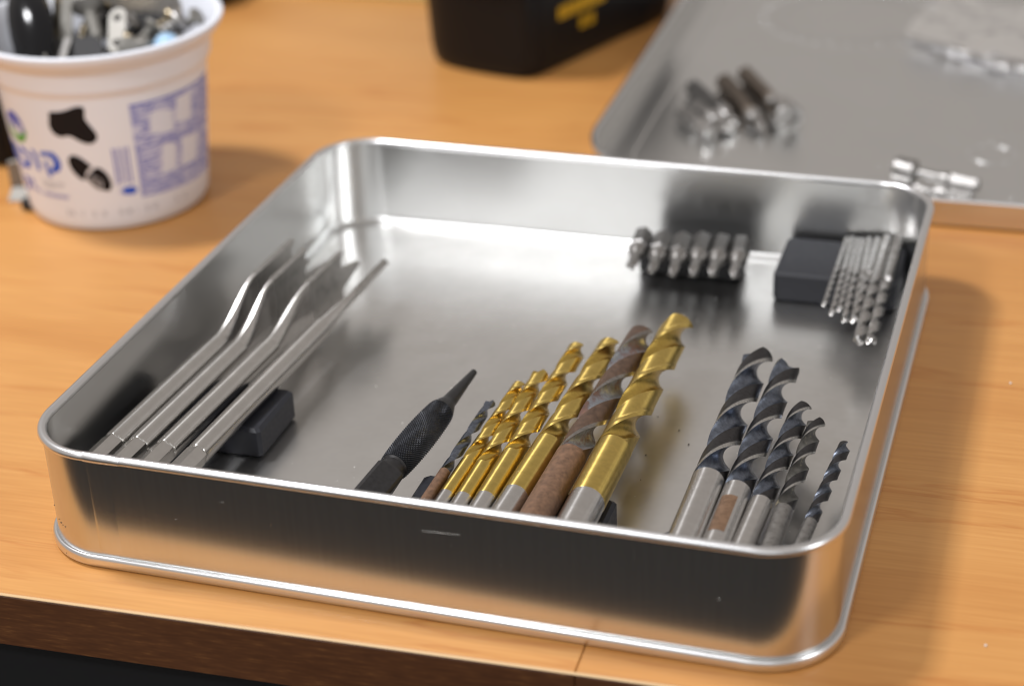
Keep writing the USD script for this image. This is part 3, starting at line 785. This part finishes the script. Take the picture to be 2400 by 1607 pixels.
# ------------------------------------------------------------------ the cup
CX, CY, CH = -0.2311, 0.1334, 0.082
cup = thing('plastic_cup', 'white printed dairy cup filled with small hardware', 'plastic cup', (CX, CY, 0))
cr = lambda z: 0.0388 + z * 0.1
prof = [(0.0335, 0.0012), (0.0362, 0.0003), (0.0380, 0.0010), (0.0390, 0.0030), (cr(0.006), 0.006), (cr(0.03), 0.03), (cr(0.0605), 0.0605), (0.0452, 0.0622), (0.0466, 0.0640), (0.0471, 0.0655),
        (0.0478, 0.0720), (0.0486, 0.0735), (0.0500, 0.0745), (0.0520, 0.0768), (0.0534, 0.0788), (0.0541, 0.0804), (0.0539, 0.0815), (0.0530, 0.0820), (0.0516, 0.0819), (0.0505, 0.0808), (0.0492, 0.0770), (0.0475, 0.0730), (0.0450, 0.0645), (0.0432, 0.0610), (0.0395, 0.0200), (0.0375, 0.0030)]
obj('shell', lathe(prof, 96), 'cup_plastic', cup, 40)
fp_ = lathe([(0.0375, 0.0026), (0.0375, 0.0030)], 64)
obj('base', fp_, 'cup_plastic', cup, 30)


def decal(name, poly, m, lift=0.00012, label=None, maxe=None):
    """poly in (degrees round the cup, millimetres up)"""
    geoms = []
    for g in getattr(poly, 'geoms', [poly]):
        if g.is_empty or g.area < 1e-4:
            continue
        v, f = trimesh.creation.triangulate_polygon(g, engine='earcut')
        v3 = np.c_[v, np.zeros(len(v))]
        v3, f = trimesh.remesh.subdivide_to_size(v3, f, maxe or 4.0, max_iter=12)
        geoms.append(trimesh.Trimesh(v3, f, process=False))
    t = cat(geoms)
    a, z = np.radians(t.vertices[:, 0]), t.vertices[:, 1] / 1000
    r = cr(z) + lift
    out = trimesh.Trimesh(np.c_[r * np.cos(a), r * np.sin(a), z], t.faces, process=False)
    n = out.face_normals
    c = out.triangles_center
    flip = (n[:, :2] * c[:, :2]).sum(1) < 0
    out.faces[flip] = out.faces[flip][:, ::-1]
    return obj(name, trimesh.Trimesh(out.vertices, out.faces, process=False), m, cup, 60, label=label)


AS = 1.33     # degrees per millimetre on the cup


def stroke(pts, wmm):
    L = affinity.scale(LineString(pts), 1 / AS, 1, origin=(0, 0))
    return affinity.scale(L.buffer(wmm * (0.66 if wmm > 1.05 else 0.5), 6), AS, 1, origin=(0, 0))


def disc(a, z, rmm, rz=None):
    return affinity.scale(Point(0, 0).buffer(1, 16), rmm * AS, rz or rmm).__class__(affinity.translate(affinity.scale(Point(0, 0).buffer(1, 16), rmm * AS, rz or rmm), a, z))


blob1 = [(-90.8, 55.8), (-85.5, 56.3), (-80.7, 57.2), (-77.0, 58.3), (-73.6, 58.8), (-71.3, 58.2), (-71.0, 56.3), (-71.6, 53.6), (-70.3, 51.2), (-67.7, 47.7), (-66.6, 45.3), (-67.6, 43.0), (-70.7, 41.7), (-74.0, 42.1), (-77.2, 43.3), (-80.3, 44.9), (-83.1, 45.4), (-86.3, 44.8), (-89.9, 45.5), (-92.3, 47.9), (-92.6, 50.8), (-91.7, 53.2)]
blob2 = [(-83.1, 36.5), (-79.0, 35.9), (-75.4, 33.7), (-72.7, 31.2), (-75.5, 29.4), (-78.4, 25.0), (-81.5, 26.4), (-84.0, 28.8), (-85.4, 31.6), (-85.5, 34.5)]
blob3 = [(-69.9, 30.7), (-66.4, 29.3), (-64.0, 26.4), (-62.9, 22.9), (-63.8, 20.1), (-66.3, 19.5), (-68.8, 20.6), (-67.5, 23.7), (-70.0, 25.8), (-72.8, 26.9), (-76.3, 25.0), (-76.5, 26.5), (-73.5, 28.8)]
decal('cow_patch', Polygon(spline(blob1, 88)).buffer(0), 'print_black')
decal('cow_patch', Polygon(spline(blob2, 60)).buffer(0), 'print_black')
decal('cow_patch', Polygon(spline(blob3, 66)).buffer(0), 'print_black')
sm_ = unary_union([stroke([(-75, 25.2), (-71.5, 25.4), (-69, 23.5)], 1.6), stroke([(-73.5, 23.5), (-70, 21.2)], 1.5)])
decal('cow_patch_smudge', sm_, 'print_smoke', 0.00018)
# brand lettering: kuf, vav, tet, gimel
K1 = [(-103.0, 35.5), (-98.9, 36.1), (-95.6, 35.6), (-93.6, 34.0), (-93.0, 31.7), (-94.4, 29.6), (-97.6, 28.3)]
kuf = unary_union([stroke(K1[:4], 1.5), stroke(K1[2:6], 2.5), stroke(K1[5:], 1.7), stroke([(-101.6, 31.8), (-100.8, 29.1), (-100.2, 25.9)], 1.4)])
vav = stroke([(-110.2, 35.5), (-109.0, 33.7), (-108.6, 31.0), (-108.3, 28.0)], 1.7)
tet = unary_union([stroke([(-122.9, 34.4), (-118.9, 34.4), (-116.4, 32.6), (-116.4, 30.0), (-118.3, 27.6), (-123.0, 26.8), (-127.5, 27.4)], 1.8), stroke([(-131.8, 34.2), (-130.0, 31.0), (-128.3, 27.6)], 2.4)])
gim = unary_union([stroke([(-142.5, 34.6), (-138.5, 34.2), (-136.8, 31.0), (-135.4, 27.4)], 2.0), stroke([(-137, 30.0), (-142, 27.2)], 1.5), disc(-131.5, 24.2, 1.0)])
decal('lettering', unary_union([kuf, vav, tet, gim]), 'print_blue')
sub = unary_union([stroke([(-128.8, 20.2), (-124.4, 20.2), (-123.6, 18.0), (-127.0, 15.6), (-129.4, 14.4)], 1.5), stroke([(-129.6, 18.3), (-126.5, 18.0)], 1.0), stroke([(-120.4, 20.4), (-118.6, 20.6), (-118.2, 18.8)], 1.1)])
decal('small_lettering', sub, 'print_violet')
decal('small_lettering', unary_union([stroke([(-119.8, 16.9), (-117.6, 17.6), (-117.4, 15.6)], 0.6), stroke([(-115.9, 17.0), (-113.7, 17.4), (-112.4, 15.6)], 0.7)]), 'print_violet')
g_ = []
for a0, a1, z in ((-108.0, -91.3, 22.3), (-107.0, -92.5, 21.0), (-106.3, -100.2, 19.9)):
    x = a0
    while x < a1:
        l = random.uniform(1.2, 3.0)
        g_.append(stroke([(x, z), (min(a1, x + l), z + 0.06)], 0.36))
        x += l + 0.9
decal('fine_print', unary_union(g_), 'print_grey')
g_ = []
x = -108.6
while x < -91.5:
    g_.append(stroke([(x, 15.4), (x + 0.4, 16.9)], 0.45))
    g_.append(stroke([(x, 16.6), (x + 1.0, 16.4)], 0.4))
    x += 1.7
decal('fine_print', unary_union(g_), 'print_violet')
# maker's emblem: blue disc with white letters over a green sweep
ea, ez, er = -121.6, 46.0, 6.3
disk = disc(ea, ez, er)
cut = affinity.translate(affinity.scale(Point(0, 0).buffer(1, 20), 8.5 * AS, 6.2), ea - 1.5, ez - 7.6)
decal('emblem', disk.difference(cut), 'print_violet')
green = disc(ea, ez - 0.6, 7.4).difference(disc(ea + 0.4, ez + 3.4, 7.8)).intersection(sbox(ea - 14, ez - 12, ea + 14, ez - 1.0))
decal('emblem_sweep', green, 'print_green')
lt = []
for i, x in enumerate((-5.2, -2.9, -0.6, 1.7, 3.9)):     # tav nun vav bet he, right to left
    a0, z0, z1 = ea + x * AS, ez - 1.4 - abs(x) * 0.12, ez + 1.3 - abs(x) * 0.12
    top = [(a0 - 0.8, z1), (a0 + 0.8, z1)]
    right = [(a0 + 0.8, z1), (a0 + 0.8, z0)]
    left = [(a0 - 0.8, z1 - (0.9 if i == 0 else 0)), (a0 - 0.8, z0)]
    base = [(a0 - 1.0, z0), (a0 + 1.0, z0)]
    for s_ in ((top, right, left), (top, right, base), (right,), (top[:1] + [(a0 + 0.7, z1)], right, base), (top, right, left))[i]:
        lt.append(stroke(s_, 0.55))
decal('emblem_lettering', unary_union(lt), 'print_white', 0.0002)
# nutrition panel: rows of small print with white table cells
whites = [Polygon(q) for q in ([(-35.8, 51.9), (-23.4, 50.1), (-22.5, 41.1), (-36.9, 42.0)], [(-18.8, 54.2), (-7.8, 53.9), (-7.9, 43.2), (-19.8, 43.6)], [(-30.5, 35.1), (-21.9, 34.9), (-22.5, 23.3), (-31.4, 22.7)], [(-16.0, 35.1), (-2.4, 34.2), (-3.3, 22.7), (-16.5, 23.0)])]
wh = unary_union(whites)
panel = Polygon([(-48, 57.3), (16, 56.6), (17, 12.2), (-46, 14.2)])
decal('nutrition_panel', panel.difference(wh.buffer(0.3)), 'print_pale', 0.0001, maxe=4)
rows = []
z = 56.4
while z > 14.6:
    a = -47.4 + (57 - z) * 0.03
    bold = z > 55.6 or abs(z - 37.6) < 0.7
    while a < 15.5:
        l = random.uniform(1.4, 5.0)
        seg = stroke([(a, z), (a + l, z + 0.05)], 0.85 if bold else 0.62)
        if not wh.contains(Point(a + l / 2, z)) and not wh.intersects(seg):
            if bold or random.random() < 0.8:
                rows.append(seg)
        a += l + random.uniform(0.7, 1.6)
    z -= 1.38
decal('nutrition_print', unary_union(rows), 'print_violet', 0.00018, maxe=3)
lines = []
for wq in whites:
    x0, y0, x1, y1 = wq.bounds
    for zz in np.arange(y0 + 1.6, y1 - 0.5, 1.9):
        lines.append(stroke([(x0 + 1, zz), (x1 - 1, zz)], 0.28))
decal('table_lines', unary_union(lines), 'print_pale', 0.00014)
cols = []
for a in (-59.6, -57.7, -55.8, -53.9, -51.6):
    z = 38.4
    while z > 22.5:
        l = random.uniform(1.0, 3.4)
        cols.append(stroke([(a + (38 - z) * 0.02, z), (a + (38 - z) * 0.02, max(22, z - l))], 0.75 if a in (-59.6, -51.6) else 0.5))
        z -= l + 0.6
decal('side_print', unary_union(cols), 'print_violet', maxe=3)
decal('oval_mark', unary_union([disc(-52.0, 18.4, 2.4, 1.9), disc(-54.6, 18.6, 2.2, 1.8)]), 'print_blue')
decal('oval_mark_print', unary_union([stroke([(-58.4, 19.6), (-57.8, 16.8)], 0.6), stroke([(-59.6, 18.2), (-57.2, 18.2)], 0.5)]), 'print_pale')


def stamp_text(txt, a, z, h):
    tm = meshkit.text_mesh(txt, h / 1000, 0.0001)
    sec = tm.section([0, 0, 1], [0, 0, 0.00005]).to_2D()[0] if False else None
    v, f = tm.vertices, tm.faces
    keep = np.abs(tm.face_normals[:, 2] - 1) < 0.01
    f = f[keep]
    ang = np.radians(a + v[:, 0] * 1000 * AS)
    zz = z / 1000 + v[:, 1]
    r = cr(zz) + 0.00012
    return trimesh.Trimesh(np.c_[r * np.cos(ang), r * np.sin(ang), zz], f, process=False)


dm = []
for txt, a in (('2', -94.5), ('1', -91.0), ('/', -84.0), ('1', -77.5), ('0', -71.5), ('0', -61.0), ('8', -56.2), (':', -51.0), ('2', -45.2), ('0', -40.0), ('1', -24.5), ('1', -18.0)):
    dm.append(stamp_text(txt, a, 7.6, 2.5))
m_ = cat(dm)
m_.remove_unreferenced_vertices()
obj('date_stamp', m_, 'print_grey', cup, 60)


# ------------------------------------------------------------------ hardware in the cup
def in_cup(x, y, z):
    return (CX + x, CY + y, z)


def screw(label, a, b, r, m, group=None):
    a, b = np.array(a), np.array(b)
    L = np.linalg.norm(b - a)
    t = thing('screw', label, 'screw', a, axis_frame(a, b), group)
    obj('head', lathe([(r * 0.9, 0), (r * 2.0, r * 0.35), (r * 2.1, r * 0.8), (r * 1.1, r * 1.7)], 20), m, t, 40)
    k, n = 14, int(L / (r * 0.16))
    an_ = np.linspace(0, 2 * PI, k, endpoint=False)
    rings = []
    for i in range(n):
        z = r * 1.7 + (L - r * 1.7) * i / (n - 1)
        ph = (z / (r * 0.9) - an_ / (2 * PI)) % 1
        rr_ = (r * (0.78 + 0.24 * (1 - np.abs(ph * 2 - 1)))) * (1 if z < L - r * 2 else max(0.08, (L - z) / (r * 2)))
        rings.append(np.c_[rr_ * np.cos(an_), rr_ * np.sin(an_), np.full(k, z)])
    obj('thread', loft(rings), m, t, 50)
    return t


def strip(label, a, b, w, th, m, holes=(0.2, 0.8), roll=0.0, catg='bracket', name='metal_bracket'):
    a, b = np.array(a), np.array(b)
    L = np.linalg.norm(b - a)
    o = affinity.translate(sbox(-w / 2, w / 2, w / 2, L - w / 2), 0, 0).union(Point(0, w / 2).buffer(w / 2)).union(Point(0, L - w / 2).buffer(w / 2))
    for q in holes:
        o = o.difference(Point(0, w / 2 + (L - w) * q).buffer(w * 0.22))
    e = trimesh.creation.extrude_polygon(o, th, engine='earcut')
    v = e.vertices.copy()
    e.vertices = np.c_[v[:, 0], v[:, 2] - th / 2, v[:, 1]]
    e.faces = e.faces[:, ::-1]
    pr = tag(obj(name, e, m, None, 25), label, catg)
    f = axis_frame(a, b, roll)
    UsdGeom.Xformable(pr).AddTransformOp().Set(Gf.Matrix4d(*f[0], 0, *f[1], 0, *f[2], 0, *map(float, a), 1))
    return pr


# glossy black clip standing at the left
pr = thing('black_clip', 'glossy black plastic clip standing in the left of the cup', 'clip', in_cup(0, 0, 0))
rings = []
for i, q in enumerate(np.linspace(0, 1, 20)):
    bot, top = np.array([-0.0175, -0.0255, 0.066]), np.array([-0.0335, 0.0035, 0.0900])
    c = bot + (top - bot) * q + np.array([0, 0, 0.0035 * math.sin(PI * q)])
    hw = 0.0062 + 0.0050 * math.sin(PI * min(1, 0.12 + q * 0.75)) ** 1.2
    rings.append([c + np.array(o) for o in ((-hw, 0.002, -0.001), (-hw * 0.8, -0.001, 0.002), (0, -0.0035, 0.0042), (hw * 0.8, -0.001, 0.002), (hw, 0.002, -0.001), (0, 0.004, -0.002))])
obj('shell', loft(rings), 'black_gloss', pr, 50)
obj('edge_spring', tube([np.array([-0.0095, -0.0270, 0.0705]) + q * np.array([-0.0125, 0.030, 0.0065]) + np.array([-0.0022, 0, 0.001]) * math.sin(PI * q) for q in np.linspace(0, 1, 12)], 0.0007, 8), 'zinc', pr, 50)
strip('flat grey brown metal sheet at the back of the cup', in_cup(-0.014, 0.026, 0.0765), in_cup(0.030, 0.0215, 0.0785), 0.020, 0.0010, 'dull_steel', (), roll=1.25)
strip('dark plate under the grey brown sheet in the cup', in_cup(-0.006, 0.012, 0.0735), in_cup(0.026, 0.014, 0.0745), 0.012, 0.0012, 'black_oxide', (0.25,), roll=1.1)
strip('pale grey bracket with two round holes in the middle of the cup', in_cup(0.0135, -0.0085, 0.0700), in_cup(0.0075, 0.0075, 0.0835), 0.0080, 0.0014, 'zinc', (0.05, 0.95), roll=-0.25)
strip('narrow grey strap beside the black clip in the cup', in_cup(-0.0135, -0.004, 0.070), in_cup(-0.0165, 0.010, 0.092), 0.0050, 0.0012, 'zinc', (0.95,), roll=0.2)
strip('tall brownish strap touching the black clip in the cup', in_cup(-0.0185, -0.002, 0.072), in_cup(-0.0205, 0.010, 0.094), 0.0042, 0.0012, 'brassy', (0.9,), roll=-0.3)
strip('dark strap crossing in front of the grey bracket in the cup', in_cup(-0.008, -0.0165, 0.0700), in_cup(0.008, -0.0095, 0.0725), 0.012, 0.0016, 'black_oxide', (), roll=0.9)
strip('narrow brown strap leaning on the front rim of the cup', in_cup(-0.003, -0.030, 0.067), in_cup(-0.0065, -0.012, 0.0765), 0.0030, 0.0010, 'dull_steel', (), roll=0.2)
screw('thick zinc screw lying across the middle of the cup', in_cup(-0.0075, 0.0085, 0.0860), in_cup(0.0045, -0.0065, 0.0700), 0.0036, 'zinc')
screw('thick grey screw behind the strap in the cup', in_cup(-0.004, 0.0150, 0.0850), in_cup(-0.0095, 0.000, 0.0700), 0.0028, 'brassy')
screw('small bright screw near the front rim of the cup', in_cup(0.0205, -0.0105, 0.0735), in_cup(0.012, 0.002, 0.0690), 0.0022, 'zinc')
screw('dark screw at the right side of the cup', in_cup(0.034, 0.015, 0.0790), in_cup(0.020, 0.010, 0.0700), 0.0026, 'dull_steel')
screw('brassy screw beside the blue capped piece in the cup', in_cup(0.0275, 0.0185, 0.0790), in_cup(0.016, 0.010, 0.0700), 0.0019, 'brassy')
for i, (x, y, z, lab) in enumerate(((0.023, 0.010, 0.0775, 'grey screw in the heap behind the blue piece in the cup'), (0.013, 0.012, 0.0780, 'dull screw behind the holed bracket in the cup'), (0.038, 0.0215, 0.0785, 'grey screw against the right inner wall of the cup'), (0.0185, -0.002, 0.0755, 'small screw between bracket and front rim of the cup'), (0.001, 0.016, 0.0800, 'dark screw deep at the centre of the cup'))):
    a_ = random.uniform(0, 6.28)
    screw(lab, in_cup(x, y, z), in_cup(x * 0.6 + 0.008 * math.cos(a_), y * 0.6 + 0.008 * math.sin(a_), z - 0.011), 0.0020, ['zinc', 'dull_steel', 'zinc', 'brassy', 'black_oxide'][i])
rn = tag(obj('round_nut', lathe([(0.0040, 0), (0.0046, 0.0008), (0.0046, 0.0028), (0.0036, 0.0040), (0.0018, 0.0044)], 24), 'zinc', None, 40), 'shiny round nut just inside the front rim of the cup', 'nut')
UsdGeom.Xformable(rn).AddTranslateOp().Set(in_cup(0.0215, -0.0015, 0.0705))
bl = thing('blue_knob', 'pale blue domed knob with a silver ring near the right rim of the cup', 'knob', in_cup(0.0315, 0.0035, 0.0675), np.array([[1, 0, 0], [0, 0.9, 0.436], [0, -0.436, 0.9]]))
obj('ring', lathe([(0.0068, 0), (0.0078, 0.001), (0.0078, 0.003), (0.0066, 0.0042), (0.0056, 0.0036)], 36), 'zinc', bl, 40)
obj('dome', lathe([(0.0058, 0.003), (0.0052, 0.0058), (0.0036, 0.0078), (0.0013, 0.0087), (0.0002, 0.0088)], 36), 'pale_blue_cap', bl, 60)
# loose filler below so that the heap does not float
fill = []
for i in range(60):
    q = random.uniform(0, 6.283)
    rr_ = 0.034 * math.sqrt(random.random())
    b_ = trimesh.creation.cylinder(random.uniform(0.0012, 0.0026), random.uniform(0.010, 0.020), sections=8)
    b_.apply_transform(trimesh.transformations.random_rotation_matrix(rng.random(3)))
    fill.append(moved(b_, in_cup(rr_ * math.cos(q), rr_ * math.sin(q), 0.062 + random.uniform(-0.004, 0.006))))
tag(obj('small_hardware', cat(fill), 'dull_steel', None, 40), 'heap of small grey pins and screws filling the cup', 'hardware', kind='stuff')

# ------------------------------------------------------------------ black tool battery at the back
pts = np.array([0, -0.0025]) + spline([(-0.1565, 0.345), (-0.150, 0.3285), (-0.132, 0.3190), (-0.104, 0.3130), (-0.0935, 0.3165), (-0.0865, 0.3315), (-0.0758, 0.3588), (-0.0652, 0.3862), (-0.0545, 0.4135), (-0.056, 0.440), (-0.110, 0.470), (-0.150, 0.455), (-0.163, 0.400)], 104)
pg = Polygon(pts).buffer(0)
cen = np.array(pg.centroid.coords[0])
rings = []
for k_, z in ((0.955, 0.0), (0.975, 0.0010), (0.995, 0.0045), (1.010, 0.0110), (1.037, 0.044), (1.02, 0.0455), (1.06, 0.046), (1.10, 0.075), (1.02, 0.083), (0.9, 0.085)):
    rings.append(np.c_[(pts - cen) * k_, np.full(len(pts), z)])
bat = thing('black_case', 'black plastic case with small yellow lettering on its right side', 'case', (*cen, 0))
obj('case', loft(rings[:6]), 'black_plastic', bat, 35)
obj('upper_case', loft(rings[6:]), 'black_gloss', bat, 35)


def on_side(u, z, d):
    """yellow marks on the right hand side of the case: u along the side from its near corner"""
    a, b = np.array([-0.0865, 0.3290]), np.array([-0.0545, 0.4110])
    t = (b - a) / np.linalg.norm(b - a)
    n_ = np.array([t[1], -t[0]])
    k_ = 1.008 + 0.029 * (z - 0.008) / 0.036
    p = cen + (a + t * u - cen) * k_ + n_ * (0.0002 + d)
    return (*(p - cen), z)


ym = []
for i in range(7):
    u0 = 0.0020 + i * 0.0056
    for (du, z0, dz, wd) in ((0.0, 0.0265, 0.0068, 0.0018), (0.0028, 0.0265, 0.0068, 0.0016)):
        p = [on_side(u0 + du + s * wd, z0 + q * dz, 0.0) for s, q in ((0, 0), (1, 0), (1, 1), (0, 1))]
        o = [on_side(u0 + du + s * wd, z0 + q * dz, 0.0006) for s, q in ((0, 0), (1, 0), (1, 1), (0, 1))]
        ym.append(loft([p, o]))
    z0 = 0.0265 + (0.0028 if i % 2 else 0.0053)
    ym.append(loft([[on_side(u0 + s * 0.004, z0 + q * 0.0015, 0.0) for s, q in ((0, 0), (1, 0), (1, 1), (0, 1))], [on_side(u0 + s * 0.004, z0 + q * 0.0015, 0.0006) for s, q in ((0, 0), (1, 0), (1, 1), (0, 1))]]))
for i in range(2):
    u0 = 0.0195 + i * 0.0070
    for (du, z0, dz, wd) in ((0.0, 0.0170, 0.0060, 0.0018), (0.0030, 0.0170, 0.0060, 0.0016), (0.0, 0.0192, 0.0016, 0.0046)):
        ym.append(loft([[on_side(u0 + du + s * wd, z0 + q * dz, 0.0) for s, q in ((0, 0), (1, 0), (1, 1), (0, 1))], [on_side(u0 + du + s * wd, z0 + q * dz, 0.0006) for s, q in ((0, 0), (1, 0), (1, 1), (0, 1))]]))
obj('yellow_lettering', cat(ym), 'yellow_print', bat, False)
# small things at the edges of the picture
tag(obj('black_pouch', slab(-0.40, -0.300, 0.385, 0.47, 0.0003, 0.03, 0.006), 'black_plastic', None, 40), 'black pouch behind the rim of the cup', 'pouch')
tag(obj('yellow_notepad', slab(-0.296, -0.16, 0.4255, 0.55, 0.0003, 0.006, 0.0006), 'yellow_paper', None, 30), 'yellowish pad at the top edge between cup and black case', 'notepad')
tag(obj('black_box', slab(-0.40, -0.298, 0.150, 0.25, 0.0003, 0.05, 0.003), 'black_plastic', None, 40), 'black box at the left edge behind the cup', 'box')
clip = thing('metal_clip', 'small silver clip with a black end on the table left of the cup', 'clip', (-0.2785, 0.1215, 0.0))
obj('lever', loft([[(0, 0, z0), (0.005, 0.001, z0 + 0.001), (0.0055, 0.0018, z0 + 0.002), (0.0004, 0.0012, z0 + 0.001)] for z0 in (0.0005, 0.008, 0.016)]), 'zinc', clip, 30)
obj('lever', loft([[(x0, -0.006 + x0 * 0.3, 0.0004), (x0, -0.001 + x0 * 0.3, 0.0050), (x0 + 0.001, 0.0 + x0 * 0.3, 0.0045), (x0 + 0.001, -0.005 + x0 * 0.3, 0.0004)] for x0 in (0.001, 0.006, 0.010)]), 'zinc', clip, 30)
obj('jaw', moved(chamfer_box(0.007, 0.006, 0.005, 0.001), (0.0155, -0.0105, 0.0003)), 'black_oxide', clip, 30)

# ------------------------------------------------------------------ crumbs and filings
cr_ = []
for i in range(75):
    x, y = random.uniform(-0.07, 0.108), random.uniform(-0.11, 0.075)
    s_ = trimesh.creation.icosphere(0, random.uniform(0.00010, 0.00024))
    s_.apply_scale([1.3, 1, 0.6])
    cr_.append(moved(s_, (x, y, FL + 0.0001)))
tag(obj('dust_specks', cat(cr_), 'crumb', None, False), 'pale dust specks scattered over the floor of the box', 'dust', kind='stuff')
cr_ = []
for (x, y) in ((0.046, -0.005), (0.048, -0.03), (0.05, -0.045), (0.0635, -0.078), (0.060, -0.020), (0.1165, -0.075), (-0.03, -0.05), (0.055, -0.012), (0.030, 0.05)):
    s_ = trimesh.creation.icosphere(1, random.uniform(0.00018, 0.00034))
    s_.vertices += rng.normal(0, 0.00006, s_.vertices.shape)
    s_.apply_scale([random.uniform(.5, 1.3), random.uniform(.8, 2.6), 0.5])
    cr_.append(moved(s_, (x, y, FL + 0.0002)))
tag(obj('metal_filings', cat(cr_), 'crumb_dark', None, False), 'dark filings on the box floor beside the gold drill bits', 'filings', kind='stuff')
cr_ = []
for (x, y) in ((0.162, -0.10), (0.153, -0.132), (0.158, 0.052)):
    cr_.append(moved(trimesh.creation.icosphere(1, 0.0004), (x, y, 0.0003)))
tag(obj('table_specks', cat(cr_), 'crumb', None, False), 'tiny pale specks on the table around the box', 'specks', kind='stuff')
